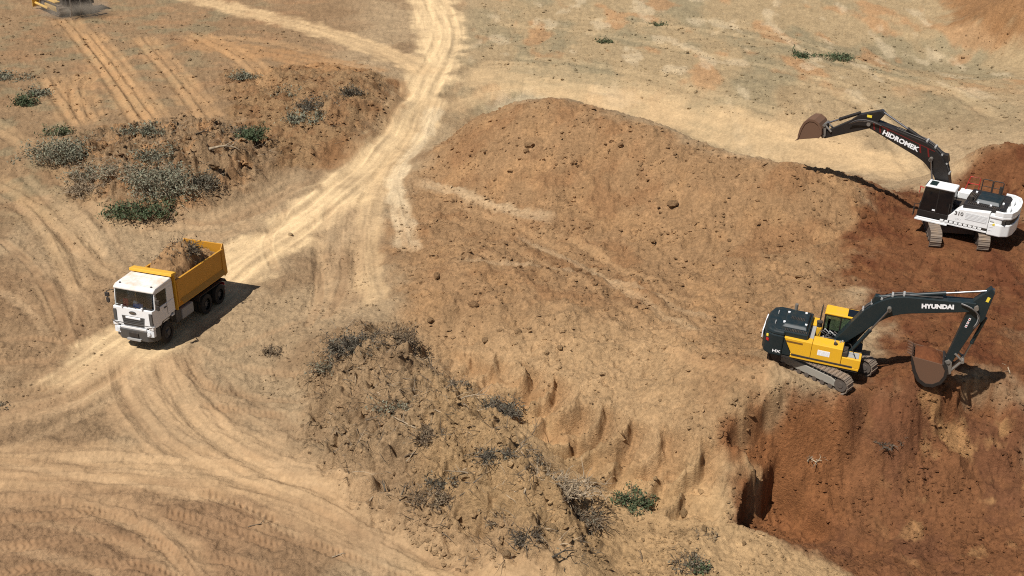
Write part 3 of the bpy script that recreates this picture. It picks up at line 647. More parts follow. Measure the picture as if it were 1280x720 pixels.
    for q in range(5):
        yy = y0-HB+.14+q*(2*HB-.28)/4; t0, t1, t2 = bk(1.50,-.1), bk(1.86,.10), bk(1.62,.06)
        m = MB(); m.hexa([(t0[0],yy-.07,t0[1]),(t0[0],yy+.07,t0[1]),(t1[0],yy+.035,t1[1]),(t1[0],yy-.035,t1[1]),(t2[0],yy-.07,t2[1]),(t2[0],yy+.07,t2[1]),(t1[0],yy+.035,t1[1]+.01),(t1[0],yy-.035,t1[1]+.01)]); m.build('tooth', RUST, buck)
    lug = bk(-.16, -.52); 
    for s_ in (-1, 1):
        m = MB(); yy = y0+s_*.27
        h0, h1, h2 = bk(.0,.12), bk(.3,-.15), bk(-.02,-.75); m.prism_xz([h0, h1, h2, bk(-.28,-.52), bk(-.16,.02)], yy-.03, yy+.03); m.build('lug', STEEL, buck, .01)
        m = MB(); m.tube([(l0.x,yy*1.0,l0.y),(l1.x,yy,l1.y)], .06, 8); m.build('link', STEEL, root)
        m = MB(); m.tube([(l1.x,yy*.8,l1.y),(lug[0],yy*.8,lug[1])], .075, 8); m.build('link', STEEL, root)
    for q_ in (E, (l1.x, l1.y)):
        m = MB(); m.cyl((q_[0], y0-.36, q_[1]), (q_[0], y0+.36, q_[1]), .09); m.build('linkage_pin', STEEL, root, smooth=True)
    # hoses: along the boom and the loose loop at the arm joint
    for j, off in enumerate((-.14, -.05, .14)):
        m = MB(); pts = [(p.x, y0+off, p.y+.05) for p in up[2:-1]]; m.tube(pts, .028, 6); m.build('hose', HOSE, boom, smooth='all')
    for j in range(2):
        y = y0 + hose_side*(.34+.05*j); bdv = (Tv-Vector(line[-2])).normalized(); a = Tv - bdv*.75 + Vector((0, .22)); b = Tv + d*(1.0+.12*j) + nn*.30; c2 = Tv + nn*(.35+.2*j) + bdv*.2
        pts = []
        for i in range(10):
            t = i/9; p = Vector(a)*(1-t)**2 + (c2)*2*t*(1-t) + b*t*t; pts.append((p.x, y+hose_side*.1*math.sin(math.pi*t), p.y))
        m = MB(); m.tube(pts, .032, 6); m.build('hose', GREYP if j == 0 else HOSE, arm, smooth='all')
    for t in (.2, .34, .52, .66, .82):
        q = up[int(t*(len(up)-1))]; m = MB(); m.box(q.x-.05, q.x+.05, y0-.2, y0+.2, q.y+.0, q.y+.10); m.build('hose_clamp', GREYP, boom)
    if soil_in:
        m = MB(); st = random.Random(3); gridn = 9; vs_, fs_ = [], []
        for i in range(gridn):
            for j in range(gridn):
                u = i/(gridn-1); v = j/(gridn-1); a = bk(.22+1.25*u, -.06); hgt = .34*math.sin(math.pi*u)**.7*math.sin(math.pi*v)**.7 + st.uniform(-.03,.03)
                vs_.append((a[0], y0-HB*.94+2*HB*.94*v, a[1]+hgt+.02))
        fs_ = [(i*gridn+j, i*gridn+j+1, (i+1)*gridn+j+1, (i+1)*gridn+j) for i in range(gridn-1) for j in range(gridn-1)]
        m.add(vs_, fs_); 
        heap = m.build('bucket_soil', DARKSOIL, root, smooth='all')
    return boom, arm, line, up, dn, d, nn

def soil_mat(name, c1, c2, sc=4):
    m = bpy.data.materials.new(name); m.use_nodes = True; n = m.node_tree; b = n.nodes['Principled BSDF']; b.inputs['Roughness'].default_value = 1; b.inputs['Specular IOR Level'].default_value = .1
    nz = n.nodes.new('ShaderNodeTexNoise'); nz.inputs['Scale'].default_value = sc; nz.inputs['Detail'].default_value = 8; nz.inputs['Roughness'].default_value = .7
    tcn = n.nodes.new('ShaderNodeTexCoord'); n.links.new(tcn.outputs['Object'], nz.inputs['Vector'])
    mx = n.nodes.new('ShaderNodeMix'); mx.data_type = 'RGBA'; mx.inputs['A'].default_value = (*T3(c1), 1); mx.inputs['B'].default_value = (*T3(c2), 1)
    rp = n.nodes.new('ShaderNodeMapRange'); rp.inputs[1].default_value = .32; rp.inputs[2].default_value = .68; n.links.new(nz.outputs[0], rp.inputs[0])
    n.links.new(rp.outputs[0], mx.inputs['Factor']); n.links.new(mx.outputs['Result'], b.inputs['Base Color'])
    bm_ = n.nodes.new('ShaderNodeBump'); bm_.inputs['Distance'].default_value = .08; bm_.inputs['Strength'].default_value = .9; n.links.new(nz.outputs[0], bm_.inputs['Height']); n.links.new(bm_.outputs[0], b.inputs['Normal'])
    return m
DARKSOIL = soil_mat('damp_red_soil', S(120, 74, 46), S(92, 54, 35)); TANSOIL = soil_mat('dry_clod_soil', S(190, 150, 104), S(146, 108, 72)); LOADSOIL = soil_mat('load_soil', S(168, 132, 92), S(120, 92, 64))
REDCLOD = soil_mat('red_clod_soil', S(150, 104, 66), S(108, 68, 44))

def cab_frame(root, x0, x1, y0, y1, z0, z1, fmat, gmat, roofmat, rake=.22):
    """cab: pillars, panes, roof, lower door panel, seat inside"""
    cab = None
    m = MB(); t = .07
    xa = x1; xb = x1-rake
    for y in (y0, y1-t):
        m.prism_xz([(x0,z0),(x0+t,z0),(x0+t,z1),(x0,z1)], y, y+t)
        m.prism_xz([(xa-t,z0),(xa,z0),(xb+.02,z1),(xb-t,z1)], y, y+t)
        xm = (x0+x1)/2-.12; m.prism_xz([(xm,z0),(xm+t,z0),(xm+t,z1),(xm,z1)], y+.002, y+t-.002)
        m.prism_xz([(x0,z0),(xa,z0),(xa-.05,z0+.34),(x0,z0+.34)], y+.004, y+t-.004)
        m.box(x0+.001, xb, y+.001, y+t-.001, z1-t, z1-.002)
    m.box(x0, x0+t, y0+.003, y1-.003, z0, z0+.6); m.box(x0, x0+t-.002, y0+.003, y1-.003, z1-t, z1); m.box(xa-t, xa-.004, y0+.003, y1-.003, z0, z0+.30); m.box(xb-t, xb-.002, y0+.003, y1-.003, z1-t, z1)
    cab = m.build('cab', fmat, root, .012)
    g = MB(); 
    g.box(x0+t, (x0+x1)/2-.12, y0+.025, y0+.035, z0+.34, z1-t); g.build('side_pane', gmat, cab)
    g = MB(); g.prism_xz([((x0+x1)/2-.12+t, z0+.34), (xa-.1, z0+.34), (xb-t+.02, z1-t), ((x0+x1)/2-.12+t, z1-t)], y0+.025, y0+.035); g.build('side_pane', gmat, cab)
    g = MB(); g.box(x0+t, (x0+x1)/2-.12, y1-.035, y1-.025, z0+.34, z1-t); g.build('side_pane', gmat, cab)
    g = MB(); g.prism_xz([((x0+x1)/2-.12+t, z0+.34), (xa-.1, z0+.34), (xb-t+.02, z1-t), ((x0+x1)/2-.12+t, z1-t)], y1-.035, y1-.025); g.build('side_pane', gmat, cab)
    g = MB(); g.hexa([(xa-.05,y0+t,z0+.30),(xa-.04,y0+t,z0+.30),(xa-.04,y1-t,z0+.30),(xa-.05,y1-t,z0+.30),(xb-.05,y0+t,z1-t),(xb-.04,y0+t,z1-t),(xb-.04,y1-t,z1-t),(xb-.05,y1-t,z1-t)]); g.build('windscreen', gmat, cab)
    g = MB(); g.box(x0+.02, x0+.03, y0+t, y1-t, z0+.6, z1-t); g.build('rear_pane', gmat, cab)
    r = MB(); r.prism_xz([(x0-.03,z1+.004),(xb+.06,z1+.004),(xb+.0,z1+.10),(x0+.02,z1+.11)], y0-.02, y1+.02); roof = r.build('cab_roof', roofmat, root, .035)
    s = MB(); yc = (y0+y1)/2; s.box(x0+.25, x0+.8, yc-.26, yc+.26, z0+.1, z0+.45); s.box(x0+.2, x0+.34, yc-.25, yc+.25, z0+.45, z0+1.1); s.build('seat', BLKM, cab, .05)
    return cab, roof
def rail(root, pts, mat, r=.022, name='handrail'):
    m = MB(); m.tube(pts, r, 8); return m.build(name, mat, root, smooth=True)

def undercarriage(root, ang, frame_mat):
    MT = Matrix.Rotation(ang, 4, 'Z')
    m = MB(MT); m.box(-.95, .95, -1.05, 1.05, .42, .82); m.cyl((0,0,.8), (0,0,1.08), .72, 28); m.build('car_body', DFRAME, root, .03)
    for s in (-1, 1): crawler(root, MT, s*1.3, .62, 2.0, .46, .50, 49, frame_mat, s)

# ------------------------------------------------------------------ yellow and slate excavator
def build_yellow():
    M_ = frame_on(EXY_C, c_ey, EXY_A) @ SCY
    R_ = thing('excavator', 'yellow and dark slate crawler excavator with full bucket at the pit edge', 'excavator', M_)
    undercarriage(R_, EXY_T-EXY_A, FRAMEM)
    m = MB(); m.box(-2.3, 1.95, -1.36, 1.36, 1.06, 1.24); m.build('house_deck', BLKM, R_, .02)
    # counterweight
    pl = [(-2.12,-1.46),(-2.75,-1.46),(-3.12,-1.22),(-3.28,-.75),(-3.32,0),(-3.28,.75),(-3.12,1.22),(-2.75,1.46),(-2.12,1.46)]
    pt = [(-2.12,-1.40),(-2.70,-1.40),(-3.00,-1.18),(-3.14,-.75),(-3.18,0),(-3.14,.75),(-3.00,1.18),(-2.70,1.40),(-2.12,1.40)]
    m = MB(); m.prism_xy(pl, 1.0, 2.2); m.prism_xy(pl, 2.2, 2.42, pt); cwt = m.build('counterweight', NAVY, R_, .07)
    m = MB(); m.box(-3.36,-3.30,-.95,.95,1.62,2.05); m.build('emblem_plate', STICK, cwt, .01)
    for s in (-1, 1):
        m = MB(); m.box(-2.98,-2.86, s*1.36-.03, s*1.36+.03, 1.72, 1.86) if s > 0 else m.hexa([(-3.07,-1.29,1.72),(-2.93,-1.39,1.72),(-2.90,-1.36,1.72),(-3.04,-1.25,1.72),(-3.07,-1.29,1.86),(-2.93,-1.39,1.86),(-2.90,-1.36,1.86),(-3.04,-1.25,1.86)])
        m.build('reflector', RED, cwt)
    m = MB(); m.hexa([(-3.08,-1.285,1.95),(-2.98,-1.355,1.95),(-2.94,-1.32,1.95),(-3.04,-1.25,1.95),(-3.08,-1.285,2.09),(-2.98,-1.355,2.09),(-2.94,-1.32,2.09),(-3.04,-1.25,2.09)]); m.build('warning_label', LYEL, cwt)
    lettering('model_lettering', 'HX', .2, (-2.42,-1.464,1.26), (1,0,0), (0,0,1), STICK, cwt, .006, 1.5)
    for y in (-.6, .55):
        m = MB(); m.tube([(-2.75,y-.1,2.42),(-2.75,y-.1,2.52),(-2.75,y+.1,2.52),(-2.75,y+.1,2.42)], .03, 8); m.build('lifting_eye', GREYP, cwt)
    # hood
    m = MB(); m.prism_xy([(-2.62,-1.30),(-.92,-1.30),(-.92,1.30),(-2.62,1.30),(-2.85,1.0),(-2.85,-1.0)], 2.1, 2.44); m.prism_xy([(-2.4,-.95),(-1.0,-.95),(-1.0,1.12),(-2.4,1.12)], 2.44, 2.62, [(-2.25,-.75),(-1.1,-.75),(-1.1,.95),(-2.25,.95)]); hood = m.build('engine_hood', NAVY, R_, .06)
    for k in range(14):
        m = MB(); x = -2.15+k*.085; m.box(x, x+.04, -1.26, -1.0, 2.44, 2.475); m.build('louvre', BLKM, hood)
    for k in range(9):
        m = MB(); x = -2.0+k*.085; m.box(x, x+.04, -.2, .1, 2.62, 2.65); m.build('louvre', BLKM, hood)
    for x, y, z in ((-2.3,-.6,2.6),(-1.15,-.55,2.63),(-1.3,.75,2.63),(-2.2,.5,2.63)):
        m = MB(); m.box(x-.06, x+.06, y-.06, y+.06, z-.05, z+.03); m.build('hood_latch', STICK, hood, .01)
    m = MB(); m.cyl((-1.9,.95,2.4), (-1.9,.95,2.95), .09); m.build('exhaust_pipe', STEEL, hood)
    # right side: pump box, tank, tool box
    sp = MB(); sp.prism_xz([(-2.10,2.16),(-.62,2.14),(-.62,1.30),(-1.62,1.32)], -1.49, -.95); sp.box(-2.10,-.62,-1.47,-.955,1.26,1.30); pnl = sp.build('side_door', YEL, R_, .02)
    sp = MB(); sp.prism_xz([(-2.11,2.14),(-1.66,1.31),(-1.68,1.16),(-2.11,1.16)], -1.478, -.95); sp.build('lower_cover', NAVY, R_, .015)
    m = MB(); m.box(-1.98,-1.10,-1.497,-1.485,1.93,2.03); m.build('vent', VENT, pnl)
    tk = MB(); tk.box(-.605, .98, -1.49, -.58, 1.28, 2.14); tank = tk.build('fuel_tank', YEL, R_, .03)
    m = MB(); m.box(-.28,.36,-1.498,-1.485,1.56,1.86); m.build('notice_plate', STICK, tank)
    for q in range(4):
        m = MB(); m.box(-.22,.30,-1.502,-1.495,1.60+.06*q,1.615+.06*q); m.build('notice_line', PANELG, tank)
    m = MB(); m.cyl((.55,-1.1,2.14),(.55,-1.1,2.24),.1); m.build('filler_cap', BLKM, tank)
    tb = MB(); tb.box(1.0, 1.98, -1.49, -.66, 1.22, 1.72); tool = tb.build('tool_box', YEL, R_, .03)
    m = MB(); m.box(1.25,1.85,-1.36,-.78,1.722,1.745); m.build('step_plate', GREYP, tool)
    m = MB(); m.box(.985,1.24,-1.44,-.72,1.74,1.98); m.build('battery_box', BLKM, R_, .02)
    m = MB(); m.box(-1.6,1.6,-1.515,-1.47,1.225,1.32); m.build('side_strip', BLKM, R_, .01)
    m = MB(); m.box(-1.66,1.95,-1.50,-1.40,1.10,1.22); m.build('side_sill', YEL, R_, .015)
    m = MB(); m.box(-2.1,1.9,-1.45,-1.36,.98,1.10); m.build('side_skirt', BLKM, R_, .015)
    # left side
    m = MB(); m.box(-2.10,-.55,.62,1.48,1.26,2.14); m.build('side_door', YEL, R_, .03)
    m = MB(); m.box(-2.0,1.9,1.40,1.47,1.08,1.24); m.build('side_sill', YEL, R_, .015)
    # centre bay
    m = MB(); m.box(-.90,-.62,-1.28,.6,1.3,2.08); m.build('service_walkway', GREYP, R_, .02)
    m = MB(); m.box(-.60,-.35,.10,.58,1.3,2.28); m.build('service_box', YEL, R_, .03)
    m = MB(); m.cyl((-.5,.25,2.28),(-.5,.25,2.52),.14,14); m.cyl((-.5,.25,2.52),(-.5,.25,2.58),.17,14); m.build('air_filter', BLKM, R_)
    m = MB(); m.box(-.33,.25,-.52,-.02,1.3,1.9); m.build('valve_block', STEEL, R_, .02)
    rr = random.Random(5)
    for k in range(9):
        a = (rr.uniform(-.5,.3), rr.uniform(-.55,.35), 1.85); m = MB(); m.tube([a,(a[0]+.1,a[1]+.05,2.1+rr.uniform(0,.12)),(a[0]+.45,a[1]*.6,2.0)], .03, 6); m.build('hose', HOSE if k%3 else GREYP, R_, smooth='all')
    for k in range(6):
        m = MB(); x = rr.uniform(-.5,.9); y = rr.uniform(-.85,-.6); m.box(x,x+.07,y,y+.07,2.1,2.22); m.build('fitting', GREYP, R_)
    m = MB()
    for s in (-.36, .36): m.prism_xz([(-.15,1.24),(.75,1.24),(.42,1.98),(.02,1.98)], s-.05, s+.05)
    m.build('boom_bracket', NAVY, R_, .02)
    cab, roof = cab_frame(R_, -.32, 1.62, .50, 1.46, 1.26, 2.92, BLK, CABG, YEL)
    m = MB(); m.box(.85,1.38,.56,1.40,3.00,3.03); m.build('roof_hatch', GLB, roof)
    m = MB(); m.box(-.34,-.30,.52,1.44,1.3,1.88); m.build('cab_back_panel', YEL, R_, .02)
    rail(R_, [(-.52,.62,2.1),(-.52,.62,3.0),(-.52,.68,3.06),(-.52,1.22,3.06),(-.52,1.28,3.0),(-.52,1.28,2.1)], BLKM, .028)
    rail(R_, [(-.50,.62,2.6),(-.50,1.28,2.6)], BLKM, .02)
    rail(R_, [(1.0,-1.40,1.72),(1.0,-1.40,2.5),(1.3,-1.40,2.5),(1.7,-1.40,1.75)], BLKM, .022)
    rail(R_, [(1.55,.55,2.3),(1.9,.35,2.35),(1.9,.35,2.1)], BLKM, .02, 'mirror_bracket')
    m = MB(); m.box(1.86,1.9,.2,.38,1.85,2.2); m.build('mirror', BLKM, R_, .01)
    # digging equipment
    F = (.50, 1.70); B = (2.62, 4.48); Tp = (6.90, 5.24); tail = (7.48, 6.15); E = (6.27, 2.05)
    boom, arm, line, up, dn, d, nn = digger_arm(R_, F, B, Tp, tail, E, NAVY, -1, -1, math.radians(4), True, 1.15, 0.0, BKT)
    bd = (Vector(Tp)-Vector(B)).normalized(); cpt = Vector(B).lerp(Vector(Tp), .58)
    lettering('boom_lettering', 'HYUNDAI', .31, (cpt.x, -.318, cpt.y), (bd.x,0,bd.y), (-bd.y,0,bd.x), STICK, boom, .018, 1.12)
    ad = -d; 
    q = Vector(tail)*.55+Vector(Tp)*.45 + Vector((.12,.0)); m = MB(); a = Vector((d.x,0,d.y)); b = Vector((nn.x,0,nn.y)); c0 = Vector((q.x,-.228,q.y))
    m.hexa([c0-a*.13-b*.07, c0+a*.13-b*.07, c0+a*.13+b*.07, c0-a*.13+b*.07] + [v+Vector((0,-.006,0)) for v in (c0-a*.13-b*.07, c0+a*.13-b*.07, c0+a*.13+b*.07, c0-a*.13+b*.07)]); m.build('yellow_label', LYEL, arm)
    for k in range(3):
        c0 = Vector((Tp[0],-.228,Tp[1])) + a*(.72+.2*k) - b*.02
        m = MB(); m.hexa([c0-a*.07-b*.05, c0+a*.07-b*.05, c0+a*.07+b*.05, c0-a*.07+b*.05] + [v+Vector((0,-.006,0)) for v in (c0-a*.07-b*.05, c0+a*.07-b*.05, c0+a*.07+b*.05, c0-a*.07+b*.05)]); m.build('warning_sticker', STICK, arm)
        m = MB(); c1 = c0+Vector((0,-.007,0)); m.hexa([c1-a*.03-b*.03, c1+a*.03-b*.03, c1+a*.03+b*.03, c1-a*.03+b*.03] + [v+Vector((0,-.004,0)) for v in (c1-a*.03-b*.03, c1+a*.03-b*.03, c1+a*.03+b*.03, c1-a*.03+b*.03)]); m.build('sticker_mark', RED, arm)
    return R_
build_yellow()

# ------------------------------------------------------------------ white excavator
def build_white():
    M_ = frame_on(EXW_C, c_ew, EXW_A) @ SCW
    R_ = thing('excavator', 'white crawler excavator with black boom and raised rusty bucket, on the dark red soil', 'excavator', M_)
    undercarriage(R_, EXW_T-EXW_A, DFRAME)
    m = MB(); m.box(-2.3, 1.9, -1.36, 1.36, 1.08, 1.26); m.build('house_deck', BLKM, R_, .02)
    pl = [(-2.05,-1.5),(-2.75,-1.5),(-3.15,-1.25),(-3.32,-.75),(-3.38,0),(-3.32,.75),(-3.15,1.25),(-2.75,1.5),(-2.05,1.5)]
    def sc(k, dx=0): return [(-2.05 if abs(x+2.05) < .01 else -2.05+(x+2.05)*k, y*(.5+.5*k)) for x, y in pl]
    m = MB(); m.prism_xy(pl, 1.02, 1.72); m.prism_xy(sc(.93), 1.70, 2.02); m.prism_xy(pl, 2.0, 2.2); cwt = m.build('counterweight', WHT, R_, .06)
    m = MB(); p2 = sc(.965); m.prism_xy([(-2.9 if x > -2.2 else x, y) for x, y in p2], 1.75, 1.98); m.build('counterweight_slot', BLKM, cwt)
    # raised rim of the counterweight
    rim = [(-2.3,-1.49),(-2.75,-1.49),(-3.15,-1.24),(-3.32,-.74),(-3.37,0),(-3.32,.74),(-3.15,1.24),(-2.75,1.49),(-2.3,1.49)]
    m = MB()
    for i in range(len(rim)-1):
        a, b = Vector(rim[i]), Vector(rim[i+1]); ia, ib = a*.9+Vector((-2.3,0))*.1, b*.9+Vector((-2.3,0))*.1
        m.hexa([(a.x,a.y,2.18),(b.x,b.y,2.18),(ib.x,ib.y,2.18),(ia.x,ia.y,2.18),(a.x,a.y,2.42),(b.x,b.y,2.42),(ib.x,ib.y,2.42),(ia.x,ia.y,2.42)])
    m.build('counterweight_rim', WHT, cwt, .02)
    for y in (-.55, .55):
        m = MB(); m.box(-2.95,-2.75,y-.25,y+.25,2.2,2.40); m.build('lifting_block', WHT, cwt, .03)
    # left side panels
    m = MB(); m.prism_xz([(-2.04,1.34),(.15,1.34),(.15,1.62),(-.42,2.12),(-2.04,2.28)], .78, 1.5); sp = m.build('side_cover', WHT, R_, .03)
    m = MB(); m.box(-1.95,-.78,1.498,1.512,1.62,2.02); m.build('vent_panel', PANELG, sp)
    for q in range(5):
        m = MB(); m.box(-1.93,-.8,1.508,1.518,1.66+.075*q,1.675+.075*q); m.build('vent_slat', WHT, sp)
    for q in range(4):
        m = MB(); m.box(-2.32,-2.1,1.496,1.508,1.3+.19*q,1.33+.19*q); m.build('panel_groove', PANELG, cwt)
    lettering('model_lettering', '310', .30, (-.42,1.506,1.86), (-1,0,0), (0,0,1), BLKM, sp, .006, 1.1)
    lettering('small_lettering', 'LC-3', .13, (-.42,1.506,1.56), (-1,0,0), (0,0,1), PANELG, sp, 0, 1.2)
    m = MB(); m.box(-2.4,-2.28,1.5,1.515,1.62,1.74); m.build('yellow_mark', LYEL, cwt)
    m = MB(); m.box(-2.05,1.85,1.38,1.5,1.09,1.2); m.build('side_sill', WHT, R_, .02)
    for q in range(9):
        x = -1.75+q*.26; m = MB(); m.box(x, x+.2, 1.39, 1.515, 1.21, 1.325); m.build('sill_block', WHT, R_, .01)
    m = MB(); m.box(-2.05,.1,1.36,1.485,1.2,1.335); m.build('sill_gap', BLKM, R_)
    m = MB(); m.box(.1,1.95,1.2,1.52,1.0,1.10); m.build('cab_step', WHT, R_, .02)
    # right side
    m = MB(); m.box(-2.04,.2,-1.5,-.8,1.26,2.2); m.build('side_cover', WHT, R_, .03)
    m = MB(); m.box(.22,1.9,-1.5,-.62,1.26,1.95); m.build('fuel_tank', WHT, R_, .03)
    # deck
    m = MB(); m.prism_xy([(-2.6,-1.2),(-.5,-1.25),(-.5,1.22),(-2.6,1.2),(-2.75,.9),(-2.75,-.9)], 2.1, 2.40); hd = m.build('engine_hood', BLK, R_, .05)
    m = MB(); m.prism_xy([(-2.35,-.75),(-1.0,-.75),(-1.0,.75),(-2.35,.75)], 2.4, 2.58, [(-2.25,-.6),(-1.1,-.6),(-1.1,.6),(-2.25,.6)]); m.build('hood_lid', NAVY, hd, .03)
    for k in range(18):
        x = -2.45+k*.1; m = MB(); m.box(x, x+.05, .98, 1.17, 2.4, 2.46); m.build('louvre', BLKM, hd)
    for k in range(6):
        m = MB(); m.box(-.95+k*.08,-.91+k*.08,-.5,.5,2.4,2.45); m.build('louvre', BLKM, hd)
    m = MB(); m.cyl((-2.0,-.95,2.38),(-2.0,-.95,2.9),.085); m.build('exhaust_pipe', BLKM, hd)
    m = MB(); m.cyl((-.75,.55,2.4),(-.75,.55,2.62),.13); m.build('air_filter', BLKM, hd)
    for x, y in ((-1.2,.8),(-1.9,.85),(-.8,-.7),(-2.45,.2)):
        m = MB(); m.box(x-.05,x+.05,y-.05,y+.05,2.38,2.48); m.build('hood_latch', STICK, hd)
    m = MB(); m.box(-.5,.2,-.6,.5,1.3,1.95); m.build('valve_bay', BLKM, R_, .03)
    m = MB()
    for s in (-.36, .36): m.prism_xz([(-.15,1.26),(.75,1.26),(.42,2.0),(.02,2.0)], s-.05, s+.05)
    m.build('boom_bracket', BLK, R_, .02)
    # rails at the far side
    for x0, mt in ((-1.45, BLKM), (-2.05, BLKM)):
        rail(R_, [(x0,-1.38,2.2),(x0,-1.38,2.95),(x0+.05,-1.38,3.0),(x0+.5,-1.38,3.0),(x0+.55,-1.38,2.95),(x0+.55,-1.38,2.2)], mt, .03); rail(R_, [(x0,-1.38,2.6),(x0+.55,-1.38,2.6)], mt, .022)
    rail(R_, [(-.75,-1.38,2.2),(-.75,-1.38,3.0),(-.2,-1.38,3.0),(.0,-1.38,2.1)], RED, .028); rail(R_, [(-.7,-1.38,2.6),(-.1,-1.38,2.6)], RED, .022)
    cab, roof = cab_frame(R_, .02, 1.86, .50, 1.48, 1.26, 2.98, BLK, GLB, WHT)
    m = MB(); m.box(1.05,1.55,.6,1.38,3.06,3.085); m.build('roof_hatch', PANELG, roof)
    m = MB(); m.box(1.1,1.5,.66,1.32,3.086,3.095); m.build('hatch_pane', GLS, roof)
    m = MB(); m.box(1.62,1.70,.56,1.42,2.98,3.06); m.build('visor', BLK, R_, .02)
    rail(R_, [(1.78,1.35,1.9),(2.05,1.62,1.95),(2.05,1.62,1.5)], BLKM, .022, 'mirror_bracket'); m = MB(); m.box(2.0,2.05,1.52,1.75,1.3,1.75); m.build('mirror', BLKM, R_, .02)
    rail(R_, [(1.9,.52,2.5),(2.12,.45,2.55),(2.12,.45,2.2)], RED, .03, 'front_rail'); rail(R_, [(.15,1.53,1.5),(.15,1.55,2.3)], BLKM, .018)
    m = MB(); m.box(.9,1.06,1.485,1.5,1.7,1.78); m.build('door_handle', STICK, cab)
    F = (.55, 2.0); B = (1.62, 4.30); Tp = (5.70, 5.45); tail = (5.12, 6.18); E = (8.30, 4.20)
    boom, arm, line, up, dn, d, nn = digger_arm(R_, F, B, Tp, tail, E, BLK, 1, 1, math.radians(15), False, .92)
    bd = (Vector(Tp)-Vector(B)).normalized(); cpt = Vector(B).lerp(Vector(Tp), .52); pn = Vector((-bd.y, bd.x)); cpt2 = cpt - pn*.08
    lettering('boom_lettering', 'HIDROMEK', .36, (cpt2.x, .318, cpt2.y), (-bd.x,0,-bd.y), (-bd.y,0,bd.x), STICK, boom, .014, 1.22)
    for t in (.12, .24, .72, .84, .93):
        c0 = Vector(B).lerp(Vector(Tp), t); m = MB(); a = bd*.06 - pn*.0
        q = [c0 - pn*.18 - bd*.18, c0 - pn*.18 - bd*.08, c0 + pn*.22 + bd*.16, c0 + pn*.22 + bd*.06]
        m.prism_xz([(v.x, v.y) for v in q], .309, .316); m.build('red_stripe', DRED, boom)
    for t0, t1 in ((.05, .95),):
        a0, a1 = Vector(B).lerp(Vector(Tp), t0)+pn*.27, Vector(B).lerp(Vector(Tp), t1)+pn*.20
        m = MB(); m.prism_xz([tuple(a0), tuple(a1), tuple(a1-pn*.035), tuple(a0-pn*.035)], .309, .315); m.build('red_stripe', DRED, boom)
    q = Vector(tail)*.4+Vector(Tp)*.6 + Vector((.3,.1)); m = MB(); m.box(q.x-.14,q.x+.14,.222,.229,q.y-.07,q.y+.07); m.build('yellow_label', LYEL, arm)
    return R_
build_white()

